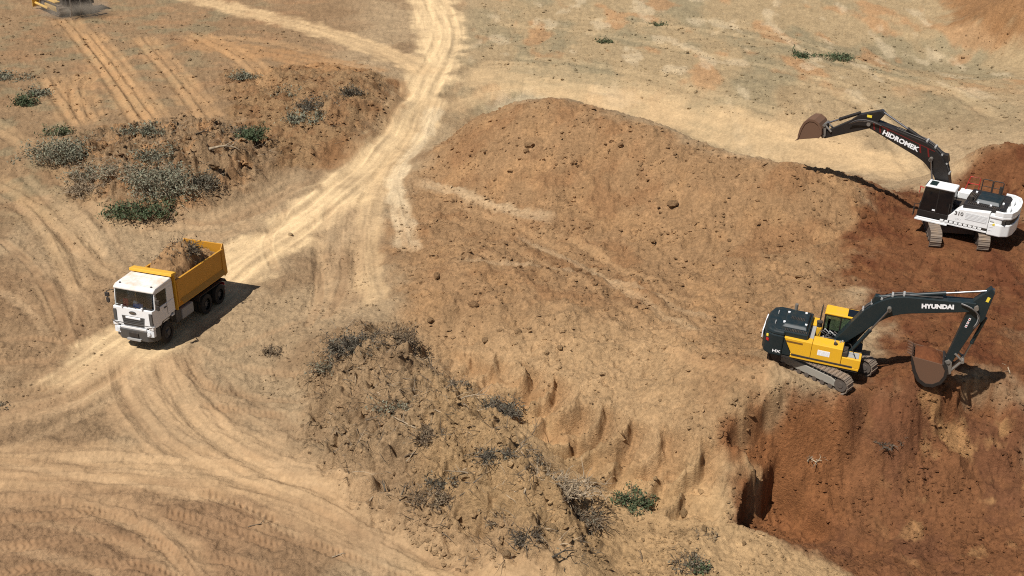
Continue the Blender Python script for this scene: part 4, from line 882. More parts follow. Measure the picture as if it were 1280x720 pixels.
# ================================================================== tipper truck
def build_truck():
    M_ = frame_on(TRUCK_C, c_tr, TRUCK_A) @ Matrix.Rotation(math.radians(-1.5), 4, 'Y') @ SCT
    R_ = thing('dump_truck', 'dump truck with white cab and ochre tipper body, loaded with soil on the haul road', 'truck', M_)
    # chassis, x forward, ground z = 0, front bumper at 4.15
    m = MB()
    for y in (-.42, .42): m.box(-2.95, 3.9, y-.06, y+.06, .82, 1.08)
    for x in (-2.7, -1.4, -.1, 1.0, 2.0, 3.2): m.box(x-.06, x+.06, -.36, .36, .84, 1.04)
    m.build('chassis', BLKM, R_, .01)
    for x, dual in ((2.95, 0), (-.75, 1), (-2.1, 1)):
        for s in (-1, 1):
            wy = [1.06] if not dual else [1.10, .78]
            w_ = None
            for k, yy in enumerate(wy):
                prof = [(.30,-.15),(.46,-.155),(.515,-.12),(.52,0),(.515,.12),(.46,.155),(.30,.15)]
                m = MB(); ns = 28; vs_, fs_ = [], []
                for i in range(ns):
                    a = 2*math.pi*i/ns
                    for r, dy in prof: vs_.append((x+r*math.cos(a), s*yy+dy, .52+r*math.sin(a)))
                q = len(prof)
                for i in range(ns):
                    for j in range(q-1): fs_.append((i*q+j, ((i+1)%ns)*q+j, ((i+1)%ns)*q+j+1, i*q+j+1))
                m.add(vs_, fs_)
                if k == 0: w_ = m.build('wheel', TYRE, R_, smooth=True)
                else: m.build('inner_tyre', TYRE, w_, smooth=True)
            m = MB(); yo = s*1.20; yi = s*.95
            m.cyl((x, s*.92, .52), (x, s*(1.08 if dual else 1.16), .52), .30, 20); m.cyl((x, s*1.08, .52), (x, s*(1.18 if dual else 1.24), .52), .13, 14)
            for b in range(8):
                a = 2*math.pi*b/8; m.cyl((x+.2*math.cos(a), s*1.1, .52+.2*math.sin(a)), (x+.2*math.cos(a), s*1.19, .52+.2*math.sin(a)), .02, 6)
            m.build('rim', RIM, w_)
        m = MB(); m.cyl((x,-.9,.52),(x,.9,.52),.09); m.build('axle', BLKM, R_)
    # cab
    W = 1.23; zf = .95; zr = 3.02; zb = 2.02   # floor, roof, belt line
    cabm = MB()
    xr = 2.10; xf = 4.02; xs = 3.66               # rear, front at the belt, front at the roof
    # front lower face panel
    cabm.hexa([(xf-.30,-W,1.12),(xf+.04,-W+.06,1.12),(xf+.04,W-.06,1.12),(xf-.30,W,1.12),(xf-.34,-W,zb),(xf,-W+.05,zb),(xf,W-.05,zb),(xf-.34,W,zb)])
    # side lower panels with wheel cut
    for s in (-1, 1):
        ys = sorted((s*W, s*(W-.06)))
        cabm.prism_xz([(xr,1.35),(2.45,1.35),(2.62,1.25),(3.30,1.25),(3.45,1.12),(xf-.28,1.12),(xf-.3,zb),(xr,zb)], *ys)
        ys2 = sorted((s*(W-.004), s*(W-.075)))
        cabm.prism_xz([(xr,zb),(xr+.62,zb),(xr+.56,zr-.25),(xr,zr-.25)], *ys2)          # rear quarter
        cabm.prism_xz([(xf-.34,zb),(xf-.22,zb),(xs+.02,zr-.2),(xs-.10,zr-.2)], *ys2)       # A pillar
        cabm.prism_xz([(xr,zr-.28),(xs+.02,zr-.28),(xs,zr-.12),(xr,zr-.12)], *ys2)
    cabm.box(xr, xr+.06, -W+.08, W-.08, 1.1, zr-.12)
    cabm.box(xr+.05, xf-.4, -W+.07, W-.07, 1.1, 1.2)
    cab = cabm.build('cab', CABW, R_, .03)
    m = MB(); m.prism_xz([(xr-.02,zr-.14),(xs+.10,zr-.22),(xs+.08,zr-.10),(xs-.12,zr-.01),(xr+.1,zr+.06),(xr,zr+.02)], -W, W); roof = m.build('cab_roof', ROOFW, cab, .06)
    for y in (-.95, .95):
        m = MB(); m.box(xs-.22, xs-.14, y-.04, y+.04, zr-.02, zr+.05); m.build('marker_lamp', DGREY, roof, .01)
    m = MB(); m.hexa([(xf-.10,-W+.10,zb+.005),(xf-.09,-W+.10,zb+.005),(xf-.09,W-.10,zb+.005),(xf-.10,W-.10,zb+.005),(xs+.03,-W+.10,zr-.2),(xs+.04,-W+.10,zr-.2),(xs+.04,W-.10,zr-.2),(xs+.03,W-.10,zr-.2)]); m.build('windscreen', WIND, cab)
    for s in (-1, 1):
        m = MB(); ys = sorted((s*(W-.03), s*(W-.04))); m.prism_xz([(xr+.62,zb),(xf-.34,zb),(xs-.10,zr-.28),(xr+.56,zr-.28)], *ys); m.build('door_window', CABG, cab)
        m = MB(); ys = sorted((s*(W+.004), s*(W-.0))); m.prism_xz([(xr+.66,1.42),(xr+.69,1.42),(xr+.69,zb-.02),(xr+.66,zb-.02)], *ys); m.build('door_seam', DGREY, cab)
        m = MB(); ys = sorted((s*(W+.035), s*(W-.0))); m.box(xr+.74, xr+.95, *ys, 1.82, 1.88); m.build('door_handle', DGREY, cab)
        # wheel arch, steps
        m = MB(); ys = sorted((s*(W-.02), s*(W-.32))); m.prism_xz([(2.36,.95),(2.5,1.22),(2.7,1.33),(3.2,1.33),(3.4,1.22),(3.54,.95),(3.44,.95),(3.3,1.14),(3.14,1.22),(2.76,1.22),(2.6,1.14),(2.46,.95)], *ys); m.build('wheel_arch', BLKM, cab)
        m = MB(); m.box(3.56,3.92,*sorted((s*(W-.02), s*(W-.25))),.45,1.10); m.build('step_box', DGREY, cab, .02)
        # mirrors
        m = MB(); m.tube([(xs+.05,s*W,zr-.3),(xs+.25,s*(W+.28),zr-.33),(xs+.25,s*(W+.28),zb+.05)], .025, 8); br = m.build('mirror_bracket', BLKM, cab)
        m = MB(); m.box(xs+.20, xs+.30, *sorted((s*(W+.16), s*(W+.42))), zb+.38, zr-.4); m.build('mirror', BLKM, br, .03)
        m = MB(); m.box(xs+.21, xs+.29, *sorted((s*(W+.18), s*(W+.38))), zb+.08, zb+.33); m.build('mirror', BLKM, br, .03)
        # corner deflector and lamps
        m = MB(); m.box(xf-.06, xf+.06, *sorted((s*(W-.05), s*(W-.24))), 1.30, 1.90); m.build('corner_vent', DGREY, cab, .02)
        m = MB(); m.hexa([(xf+.02,s*(W-.42),.72),(xf+.16,s*(W-.42),.72),(xf+.10,s*(W-.03),.72),(xf-.1,s*(W-.03),.72),(xf+.02,s*(W-.42),1.06),(xf+.13,s*(W-.42),1.06),(xf+.07,s*(W-.03),1.06),(xf-.1,s*(W-.03),1.06)]); hl = m.build('headlight', LAMP, R_, .02)
        m = MB(); m.cyl((xf+.13,s*(W-.3),.89),(xf+.17,s*(W-.3),.89),.1,14); m.build('lens', LAMP, hl)
        m = MB(); m.box(xf-.1, xf+.12, *sorted((s*(W-.0), s*(W-.3))), 1.08, 1.26); m.build('corner_panel', CABW, R_, .03)
        m = MB(); m.cyl((xf+.02,s*(W-.62),zb+.03),(xf+.02,s*(W-.62),zb+.12),.05,10); m.build('wiper_spindle', STICK, cab)
        m = MB(); m.tube([(xf+.0,s*.25,zb+.05),(xf-.03,s*.25-.55,zb+.1)], .015, 6); m.build('wiper', BLKM, cab)
    # grille, emblem, bumper
    m = MB(); m.hexa([(xf+.035,-.62,1.14),(xf+.065,-.62,1.14),(xf+.065,.62,1.14),(xf+.035,.62,1.14),(xf-.0,-.70,1.62),(xf+.035,-.70,1.62),(xf+.035,.70,1.62),(xf-.0,.70,1.62)]); gr = m.build('grille', DGREY, cab, .02)
    for q in range(5):
        m = MB(); z = 1.19+.085*q; m.box(xf+.03, xf+.075-.006*q, -.6, .6, z, z+.025); m.build('grille_bar', BLKM, gr)
    m = MB(); m.box(xf+.012, xf+.06, -.45, .45, 1.50, 1.60); m.build('name_bar', STICK, gr, .01)
    m = MB(); n_e = 20; m.add([(xf+.0, .22*math.cos(2*math.pi*i/n_e), 1.80+.085*math.sin(2*math.pi*i/n_e)) for i in range(n_e)]+[(xf+.035, .22*math.cos(2*math.pi*i/n_e), 1.80+.085*math.sin(2*math.pi*i/n_e)) for i in range(n_e)], [tuple(range(n_e)), tuple(range(n_e,2*n_e))]+[(i,(i+1)%n_e,n_e+(i+1)%n_e,n_e+i) for i in range(n_e)]); em = m.build('oval_emblem', DGREY, cab)
    m = MB(); m.add([(xf+.033, .16*math.cos(2*math.pi*i/n_e), 1.80+.045*math.sin(2*math.pi*i/n_e)) for i in range(n_e)]+[(xf+.042, .16*math.cos(2*math.pi*i/n_e), 1.80+.045*math.sin(2*math.pi*i/n_e)) for i in range(n_e)], [tuple(range(n_e)), tuple(range(n_e,2*n_e))]+[(i,(i+1)%n_e,n_e+(i+1)%n_e,n_e+i) for i in range(n_e)]); m.build('emblem_center', CHROME, em)
    m = MB(); m.box(xf-.02, xf+.13, -W+.44, W-.44, .98, 1.12); m.build('bumper_upper', CABW, R_, .03)
    m = MB(); m.hexa([(xf-.1,-W+.12,.42),(xf+.12,-W+.4,.42),(xf+.12,W-.4,.42),(xf-.1,W-.12,.42),(xf-.1,-W+.05,.98),(xf+.18,-W+.44,.98),(xf+.18,W-.44,.98),(xf-.1,W-.05,.98)]); bu = m.build('bumper', DGREY, R_, .03)
    m = MB(); m.box(xf+.13, xf+.20, -.28, .28, .62, .84); m.build('number_plate_recess', BLKM, bu, .01)
    m = MB(); m.box(xf+.10, xf+.24, -.42, .42, .44, .54); m.build('tow_bar', GREYP, bu, .01)
    m = MB(); m.tube([(xf+.12,-W-.02,1.32),(xf+.2,-W+.2,1.32),(xf+.22,0,1.32),(xf+.2,W-.2,1.32),(xf+.12,W+.02,1.32)], .022, 8); m.build('front_bar', DGREY, R_)
    # interior
    m = MB(); m.box(xf-.62, xf-.14, -W+.1, W-.1, 1.7, zb-.03); ds = m.build('dashboard', BLKM, cab, .04)
    for y in (-.62, .62):
        m = MB(); m.box(2.4,2.95,y-.28,y+.28,1.25,1.62); m.box(2.32,2.5,y-.27,y+.27,1.6,2.45); m.build('seat', BLKM, cab, .05)
    m = MB(); m.tube([(3.42+.06*math.cos(a),.62+.22*math.cos(a),2.0+.2*math.sin(a)) for a in [2*math.pi*i/14 for i in range(15)]], .02, 6); m.build('steering_wheel', BLKM, cab)
    # tanks between the axles
    for s in (-1, 1):
        m = MB(); m.box(.35,1.45,*sorted((s*.62,s*1.15)),.55,1.12); m.build('fuel_tank' if s > 0 else 'air_tank_box', GREYP, R_, .08)
        m = MB(); m.box(1.6,2.05,*sorted((s*.62,s*1.18)),.62,1.25); m.build('battery_box', DGREY, R_, .03)
        m = MB(); m.prism_xz([(-2.85,.95),(-2.7,1.13),(-.2,1.13),(-.05,.95),(-.0,.95),(-.16,1.17),(-2.74,1.17),(-2.9,.95)], *sorted((s*.62,s*1.24))); m.build('mudguard', BLKM, R_)
    # tipper body
    x0, x1, zf_, zt, BW = -2.75, 1.86, 1.30, 2.72, 1.27
    tip = MB(); tip.box(x0, x1, -BW+.25, BW-.25, 1.22, 1.30)
    for s in (-1, 1):
        tip.hexa([(x0,s*(BW-.30),1.30),(x1,s*(BW-.30),1.30),(x1,s*(BW-.24),1.26),(x0,s*(BW-.24),1.26),(x0,s*(BW-.07),1.72),(x1,s*(BW-.07),1.72),(x1,s*(BW-.0),1.70),(x0,s*(BW-.0),1.70)])
        tip.box(x0,x1,*sorted((s*BW,s*(BW-.06))),1.70,zt)
    body = tip.build('tipper_body', TIP, R_, .015)
    for s in (-1, 1):
        m = MB(); m.box(x0-.04,x1+.02,*sorted((s*(BW+.045),s*(BW-.075))),zt,zt+.10); m.build('top_rail', TIP, body, .02)
        m = MB(); m.hexa([(x0+.15,s*(BW+.002),1.72),(x1-.25,s*(BW+.002),1.72),(x1-.25,s*(BW+.19),1.52),(x0+.15,s*(BW+.19),1.52),(x0+.15,s*(BW+.002),1.76),(x1-.25,s*(BW+.002),1.76),(x1-.25,s*(BW+.20),1.55),(x0+.15,s*(BW+.20),1.55)]); m.build('side_flange', TIP, body, .01)
        for x in (x0+.02, x1-.2):
            m = MB(); m.box(x, x+.16, *sorted((s*(BW+.04), s*(BW-.002))), 1.62, zt-.002); m.build('corner_post', TIP, body, .012)
    m = MB(); m.box(x1,x1+.06,-BW,BW,1.26,zt+.42); m.hexa([(x1-.12,-BW-.03,zt+.40),(x1+.34,-BW-.03,zt+.40),(x1+.34,BW+.03,zt+.40),(x1-.12,BW+.03,zt+.40),(x1-.12,-BW-.03,zt+.50),(x1+.30,-BW-.03,zt+.54),(x1+.30,BW+.03,zt+.54),(x1-.12,BW+.03,zt+.50)]); m.build('front_board', paint('board_yellow', (0.66, 0.36, 0.03), .5, dust=.25), body, .02)
    for y in (-.8, -.27, .27, .8):
        m = MB(); m.box(x1+.06,x1+.13,y-.05,y+.05,1.3,zt+.38); m.build('board_rib', TIP, body, .01)
    m = MB(); m.hexa([(x0-.30,-BW,1.42),(x0-.22,-BW,1.38),(x0-.22,BW,1.38),(x0-.30,BW,1.42),(x0-.16,-BW,zt+.32),(x0-.08,-BW,zt+.32),(x0-.08,BW,zt+.32),(x0-.16,BW,zt+.32)]); m.build('tailgate', TIP, body, .02)
    for s in (-1, 1):
        m = MB(); m.prism_xz([(x0,1.3),(x0-.29,1.4),(x0-.14,zt+.34),(x0-.05,zt+.34),(x0+.14,zt+.10),(x0+.0,zt)], *sorted((s*BW*1.001,s*(BW-.055)))); m.build('rear_wing', TIP, body, .012)
    m = MB(); m.box(x0-.05, x0+.25, -1.15, 1.15, .62, .74); m.build('underrun_bar', DGREY, R_, .02)
    for s in (-1, 1):
        m = MB(); m.box(x0-.06,x0-.0,*sorted((s*.7,s*1.12)),.78,.92); m.build('tail_lamp', RED, R_, .01)
    # load: heaped soil and the things on the dashboard are things of their own
    lm = bpy.data.meshes.new('soil_load'); nx, ny = 60, 28; xs_ = np.linspace(x0+.02, x1-.02, nx); ys_ = np.linspace(-BW+.07, BW-.07, ny)
    XX, YY = np.meshgrid(xs_, ys_, indexing='ij'); u = (XX-x0)/(x1-x0); v = YY/(BW-.07)
    hump = 1.15*np.exp(-((u-.52)/.30)**2)*(1-np.abs(v)**2.2)**.8 + .35*np.exp(-((u-.85)/.12)**2)*(1-v**2)
    ZZ = zt-.12 - .25*np.abs(v)**4 + hump + .20*fbm(XX*2.2, YY*2.2, 4) + .10*fbm(XX*7, YY*7, 3)
    vv = np.stack([XX, YY, ZZ], -1).reshape(-1, 3).tolist(); ff = [(i*ny+j, (i+1)*ny+j, (i+1)*ny+j+1, i*ny+j+1) for i in range(nx-1) for j in range(ny-1)]
    base = [(x, y, 1.5) for x in (x0+.02, x1-.02) for y in (-BW+.3, BW-.3)]
    lm.from_pydata(vv, [], ff); [setattr(p, 'use_smooth', True) for p in lm.polygons]; lm.materials.append(LOADSOIL)
    lo = bpy.data.objects.new('soil_load', lm); COL.objects.link(lo); lo.matrix_world = M_
    tag(lo, 'heap of tan soil piled high in the ochre tipper body', 'soil heap')
    m = MB(); m.hexa([(xf-.28,-.68,zb-.03),(xf-.18,-.68,zb-.03),(xf-.18,-.36,zb-.03),(xf-.28,-.36,zb-.03),(xf-.30,-.68,zb+.36),(xf-.24,-.68,zb+.36),(xf-.24,-.38,zb+.36),(xf-.30,-.38,zb+.36)])
    o = m.build('red_pennant', REDT, None, .02); o.matrix_world = M_; tag(o, 'small red cloth pennant standing on the truck dashboard', 'pennant')
    m = MB(); m.box(xf-.34,xf-.15,-.06,.46,zb-.03,zb+.19); o = m.build('blue_bag', BLUE, None, .05); o.matrix_world = M_; tag(o, 'blue packet lying on the truck dashboard behind the windscreen', 'packet')
    m = MB(); m.hexa([(xf-.34,-.05,zb+.191),(xf-.18,-.05,zb+.191),(xf-.18,.2,zb+.191),(xf-.34,.2,zb+.191),(xf-.31,-.03,zb+.33),(xf-.22,-.03,zb+.33),(xf-.22,.16,zb+.30),(xf-.31,.16,zb+.30)]); o = m.build('paper_packet', STICK, None, .03); o.matrix_world = M_; tag(o, 'crumpled white paper on top of the blue packet in the truck cab', 'paper')
    return R_, M_, (x0, x1, zt, BW)
truck, MTRUCK, TB = build_truck()

# ================================================================== bulldozer at the upper left
def build_dozer():
    M_ = frame_on(DOZ_C, c_dz, DOZ_A) @ Matrix.Diagonal((1.3, 1.35, 1.3, 1))
    R_ = thing('bulldozer', 'yellow bulldozer with raised ripper, cut off by the top edge, working in dust', 'bulldozer', M_)
    I = Matrix.Identity(4)
    for s in (-1, 1): crawler(R_, I, s*1.15, .62, 1.75, .50, .54, 40, ZYEL, s)
    m = MB(); m.box(-1.5,2.4,-.75,.75,.7,2.1); m.build('engine_hood', ZYEL, R_, .06)
    m = MB(); m.box(-2.25,-.9,-1.05,1.05,1.0,2.0); m.build('rear_tank', BLKM, R_, .06)
    m = MB(); m.box(-2.32,-2.24,-.75,.75,1.25,1.95); m.build('tank_cover', BLKM, R_, .03)
    for s in (-1, 1):
        m = MB(); m.box(-1.6,1.9,*sorted((s*.82,s*1.5)),1.12,1.24); m.build('fender', ZYEL, R_, .03)
    cab_frame(R_, -1.25, .5, -.85, .85, 2.05, 3.45, BLK, GLB, BLK, .1)
    m = MB()
    for s in (-1, 1): m.box(-1.45,-1.25,s*.95-.09,s*.95+.09,1.8,3.5)
    m.box(-1.6,.8,-1.2,1.2,3.58,3.72); m.build('canopy', BLK, R_, .03)
    # blade
    prof = [(3.2+.25*math.cos(a)-.2, .85+.75*math.sin(a)) for a in [math.radians(t) for t in (-120,-150,180,150,120)]]
    inn = [(x+.07, z) for x, z in prof]
    m = MB(); m.prism_xz([(x+.0,z) for x,z in prof]+inn[::-1], -1.9, 1.9); m.build('blade', ZYEL, R_, .01)
    for s in (-1, 1):
        m = MB(); m.tube([(-.2,s*1.62,.5),(2.85,s*1.62,.55)], .12, 8); m.build('push_arm', ZYEL, R_)
    # ripper
    m = MB()
    for s in (-.55, .55):
        m.tube([(-2.2,s,.95),(-3.25,s,1.25)], .09, 8); m.tube([(-2.2,s,1.75),(-3.25,s,1.75)], .07, 8)
    m.box(-3.5,-3.15,-1.15,1.15,1.1,1.85); rp = m.build('ripper_frame', BLKM, R_, .03)
    for y in (-.85, 0, .85):
        m = MB(); m.prism_xz([(-3.58,2.1),(-3.34,2.1),(-3.34,.95),(-3.2,.45),(-3.02,.18),(-3.16,.14),(-3.42,.42),(-3.58,.95)], y-.06, y+.06); m.build('ripper_shank', STEEL, rp, .01)
    m = MB(); m.cyl((.9,.45,2.1),(.9,.45,2.8),.09); m.build('exhaust_pipe', BLKM, R_)
    return R_
build_dozer()
#PARTS3

# ================================================================== plants, brush, clods
def leafm(name, c, rough=.8):
    return soil_like(name, c)
def soil_like(name, c):
    m = bpy.data.materials.new(name); m.use_nodes = True; n = m.node_tree; b = n.nodes['Principled BSDF']; b.inputs['Roughness'].default_value = .75; b.inputs['Specular IOR Level'].default_value = .2
    nz = n.nodes.new('ShaderNodeTexNoise'); nz.inputs['Scale'].default_value = 3.5; nz.inputs['Detail'].default_value = 4
    tcn = n.nodes.new('ShaderNodeTexCoord'); n.links.new(tcn.outputs['Object'], nz.inputs['Vector'])
    mx = n.nodes.new('ShaderNodeMix'); mx.data_type = 'RGBA'; mx.inputs['A'].default_value = (c[0]*.6, c[1]*.6, c[2]*.6, 1); mx.inputs['B'].default_value = (c[0]*1.4, c[1]*1.4, c[2]*1.35, 1)
    rp = n.nodes.new('ShaderNodeMapRange'); rp.inputs[1].default_value = .3; rp.inputs[2].default_value = .7; n.links.new(nz.outputs[0], rp.inputs[0]); n.links.new(rp.outputs[0], mx.inputs['Factor'])
    n.links.new(mx.outputs['Result'], b.inputs['Base Color']); return m
LEAF = {'grey': leafm('grey_green_leaf', (.185, .18, .125)), 'green': leafm('green_leaf', (.07, .092, .045)), 'dark': leafm('dark_dry_leaf', (.12, .105, .075)),
        'dry': leafm('dry_brown_leaf', (.17, .125, .075)), 'olive': leafm('olive_leaf', (.085, .098, .048))}
TWIG = {'pale': soil_like('pale_twig', (.30, .23, .155)), 'brown': soil_like('brown_twig', (.135, .095, .06)), 'dark': soil_like('dark_twig', (.085, .068, .05))}
def normal_at(p, e=.35):
    x = np.array([p.x-e, p.x+e, p.x, p.x]); y = np.array([p.y, p.y, p.y-e, p.y+e]); h = hbase(x, y)
    return Vector((-(h[1]-h[0])/(2*e), -(h[3]-h[2])/(2*e), 1)).normalized()
def bent_tube(m, a, d, length, r, seed, n=5, droop=.3, wob=.35, sides=4):
    R = seed; pts = [Vector(a)]; dd = Vector(d).normalized(); st = length/n
    for i in range(n):
        dd = (dd + Vector((R.uniform(-wob, wob), R.uniform(-wob, wob), R.uniform(-wob, wob)-droop*i/n*.5))).normalized(); pts.append(pts[-1]+dd*st)
    m.tube(pts, [r*(1-.8*i/n) for i in range(n+1)], sides, cap=False); return pts
def shrub(name, label, cat, loc, rad, h, leaf, twig, nstem, nleaf, group=None, seed=0, flat=1.0, leafsize=.085, lean=(0, 0), M=None):
    R = random.Random(seed*31+7); root = thing(name, label, cat, M if M is not None else Matrix.Translation(loc), group)
    m = MB(); tips = []; cl_ = [(R.uniform(-.75, .75)*rad, R.uniform(-.45, .45)*rad) for _ in range(4)]
    for i in range(nstem):
        a = R.uniform(0, 2*math.pi); el = R.uniform(.15, 1.0); b0 = (R.choice(cl_)[0]+R.gauss(0, rad*.16), R.choice(cl_)[1]+R.gauss(0, rad*.14), -.06)
        d = Vector((math.cos(a)*(1.25-el*.7)+lean[0], math.sin(a)*(1.25-el*.7)+lean[1], (el+.08)*h/rad*flat))
        ln = math.hypot(rad, h)*R.uniform(.3, .8); pts = bent_tube(m, b0, d, ln, R.uniform(.016, .034), R, 5, .5, .28)
        tips += pts[2:]
        for k in range(3):
            q = pts[R.randint(1, 4)]; d2 = Vector((R.uniform(-1, 1), R.uniform(-1, 1), R.uniform(-.2, .9))); p2 = bent_tube(m, q, d2, ln*.42, .014, R, 3, .3, .35, 3); tips += p2[1:]
    m.build('stems', TWIG[twig], root)
    if nleaf:
        V, Fc = [], []
        for i in range(nleaf):
            t = R.choice(tips); p = t + Vector((R.gauss(0, .13), R.gauss(0, .13), R.gauss(0, .09)))*max(.6, rad*.8)
            if p.z < -.02: p.z = R.uniform(.0, .1)
            n1_ = Vector((R.uniform(-1, 1), R.uniform(-1, 1), R.uniform(-.2, 1))).normalized(); u = n1_.orthogonal().normalized()
            u = (Matrix.Rotation(R.uniform(0, 6.28), 3, n1_) @ u); v = n1_.cross(u); sz = leafsize*R.uniform(.5, 1.4)
            o = len(V); V += [p-u*sz, p+v*sz*.38, p+u*sz, p-v*sz*.38]; Fc.append((o, o+1, o+2, o+3))
        f = MB(); f.v = [tuple(v) for v in V]; f.f = Fc
        me_ = bpy.data.meshes.new('foliage'); me_.from_pydata(f.v, [], f.f); me_.materials.append(LEAF[leaf]); o = bpy.data.objects.new('foliage', me_); COL.objects.link(o); o.parent = root
    return root

SH = [ # name, label, px, py, rad, h, leaf, twig, stems, leaves
 ('shrub','large grey-green shrub with pale stems at the left end of the soil pile',85,198,1.5,1.5,'grey','pale',60,3200),
 ('dead_brush','matted grey brush between the large grey shrub and the bare tangle',103,218,1.3,.8,'grey','pale',60,1200),
 ('dead_brush','grey brush right of the orange soil patch',192,232,1.3,.8,'grey','pale',60,1400),
 ('shrub','small green shrub above the large grey shrub at far left',72,168,.8,.9,'olive','pale',26,900),
 ('shrub','wide grey-green shrub leaning over the front of the soil pile',222,238,1.6,1.7,'grey','pale',70,3600),
 ('shrub','low dark green shrub at the lower foot of the soil pile',174,266,1.25,.8,'green','brown',40,2600),
 ('shrub','dark shadowy shrub on the right shoulder of the soil pile front',250,232,.95,.9,'dark','brown',36,1200),
 ('dead_brush','tangle of bare grey twigs left of the orange soil patch',118,240,1.2,.7,'dry','pale',60,500),
 ('dead_brush','bare grey brush tangle just above the orange soil patch',152,220,1.2,.7,'grey','pale',60,900),
 ('shrub','grey leafless-looking shrub in the middle of the soil pile top',205,200,1.1,1.1,'grey','brown',44,1300),
 ('shrub','bright green leafy shrub at the right end of the soil pile',318,180,1.15,.7,'green','brown',34,2200),
 ('dead_brush','dark uprooted brush on the crest of the soil pile',288,168,1.0,.7,'dark','dark',44,900),
 ('shrub','thin grey shrub on the upper slope of the soil pile',178,176,.9,.8,'grey','brown',34,900),
 ('dead_brush','long dark heap of brush on the bank beside the road',402,131,1.3,.8,'dark','dark',54,1500),
 ('dead_brush','small dark stump of brush nearest the road bend',440,118,.8,.9,'dark','dark',30,600),
 ('shrub','grey-green weed patch on the bank left of the dark brush',350,118,1.3,.6,'grey','brown',40,1500),
 ('shrub','sparse grey weeds below the dark brush heap on the bank',380,150,1.2,.4,'grey','brown',34,1200),
 ('shrub','grey weed tuft at the upper edge of the bank',310,98,1.1,.5,'grey','brown',34,900),
 ('shrub','small round green bush at the left edge of the graded strips',30,130,.9,.8,'green','brown',30,1300),
 ('shrub','thin grey bush beside the small round green bush',48,118,.9,.6,'grey','brown',26,800),
 ('shrub','grey weed patch at the left edge of the picture below the bulldozer',14,98,1.3,.5,'grey','brown',30,900),
 ('green_plant','left one of two green plants in the far field',1006,71,.9,.6,'green','brown',22,900),
 ('green_plant','right wider one of two green plants in the far field',1044,74,1.2,.6,'green','brown',28,1200),
 ('green_plant','tiny green plant in the far field above the mound',757,53,.7,.5,'olive','brown',16,500),
 ('green_plant','tiny green plant in the far field near the top edge',822,31,.7,.5,'olive','brown',16,500),
 ('green_plant','fresh green leafy plant growing alone right of the brush berm',784,626,.62,.75,'green','brown',26,1500),
 ('dead_brush','small dry weed tuft on pale soil near the pit',878,668,.38,.22,'dry','brown',26,220),
 ('dead_brush','dry weed clump at the bottom edge right of the berm',862,708,.62,.35,'dark','brown',34,500),
 ('green_plant','small green sprig beside the dry clump at the bottom edge',876,714,.3,.25,'green','brown',12,260),
 ('dead_brush','dense dark brush at the upper left end of the berm',442,436,.95,.8,'dark','dark',70,1500),
 ('dead_brush','grey brush at the left side of the berm top',415,452,.8,.5,'grey','brown',46,700),
 ('dead_brush','brown brush at the upper right of the berm top',488,430,.8,.5,'dry','brown',46,500),
 ('dead_brush','grey twig clump high on the berm shoulder',556,478,.75,.5,'dark','brown',46,700),
 ('dead_brush','dark twig clump on the right edge of the berm shoulder',612,512,.9,.5,'dark','dark',56,900),
 ('dead_brush','upright grey weeds in the middle of the upper berm',500,505,.7,.6,'grey','brown',46,700),
 ('dead_brush','small dark tangle in the hollow of the berm face',546,606,.5,.4,'dark','dark',34,350),
 ('dead_brush','round dark tangle on the right berm face',618,572,.5,.4,'dark','dark',38,350),
 ('dead_brush','loose twigs on the berm face below the hollow',538,632,.6,.35,'dry','brown',44,250),
 ('dead_brush','twig clump on the middle of the berm',535,545,.6,.4,'dry','brown',42,250),
 ('dead_brush','long dry straw brush down the right flank of the berm',700,612,1.0,.5,'dry','pale',80,300),
 ('dead_brush','dark straw brush at the right foot of the berm',724,645,.9,.4,'dark','brown',70,400),
 ('dead_brush','dark straw clump high on the right flank of the berm',668,580,.7,.4,'dark','brown',50,400),
 ('dead_brush','root tangle near the bottom of the berm',660,678,.6,.35,'dry','dark',44,150),
 ('dead_brush','dark root tangle at the lower right of the berm',700,690,.6,.3,'dark','dark',44,250),
 ('dead_brush','dry roots sticking out low on the berm face',620,640,.5,.3,'dry','brown',34,150),
 ('dead_brush','small grey weed left of the berm near the truck tracks',345,440,.5,.25,'dry','brown',24,150),
 ('dead_brush','short dark driftwood tuft at the left edge of the yard',6,507,.35,.15,'dark','dark',18,80),
 ('dead_brush','bare roots hanging on the pit face',1016,570,.35,.3,'dry','pale',14,0),
 ('dead_brush','dark roots lying on the pit slope',1115,553,.45,.15,'dark','dark',16,0),
]
for i, (nm, lb, px, py, rad, h, lf, tw, ns, nl) in enumerate(SH):
    p = on(px, py); g = {'shrub': 'uprooted shrubs', 'dead_brush': 'dead brush clumps', 'green_plant': 'green plants on bare soil'}[nm]
    shrub(nm, lb, nm.replace('_', ' ') if nm != 'dead_brush' else 'brush', p - Vector((0, 0, .04)), rad*((1.45 if p.x < -20 and p.y < 90 else 1.25) if nm == 'shrub' else 1.3), h*1.15, lf, tw, int(ns*(1.7 if nm != 'dead_brush' else 2.3)), int(nl*(1.2 if nm != 'dead_brush' else .75)), g, i, leafsize=.10 if p.y > 60 else .07)
# brush lying on the truck's load
x0, x1, zt, BW = TB
shrub('dead_brush', 'brush and twigs heaped on the load of the dump truck', 'brush', None, 1.15, .6, 'dry', 'dark', 130, 500, 'dead brush clumps', 99, M=MTRUCK @ Matrix.Translation((-.75, .15, zt+.62)))
shrub('dead_brush', 'small twigs on the front of the truck load behind the cab', 'brush', None, .8, .35, 'dry', 'brown', 50, 160, 'dead brush clumps', 98, M=MTRUCK @ Matrix.Translation((.5, -.2, zt+.45)))

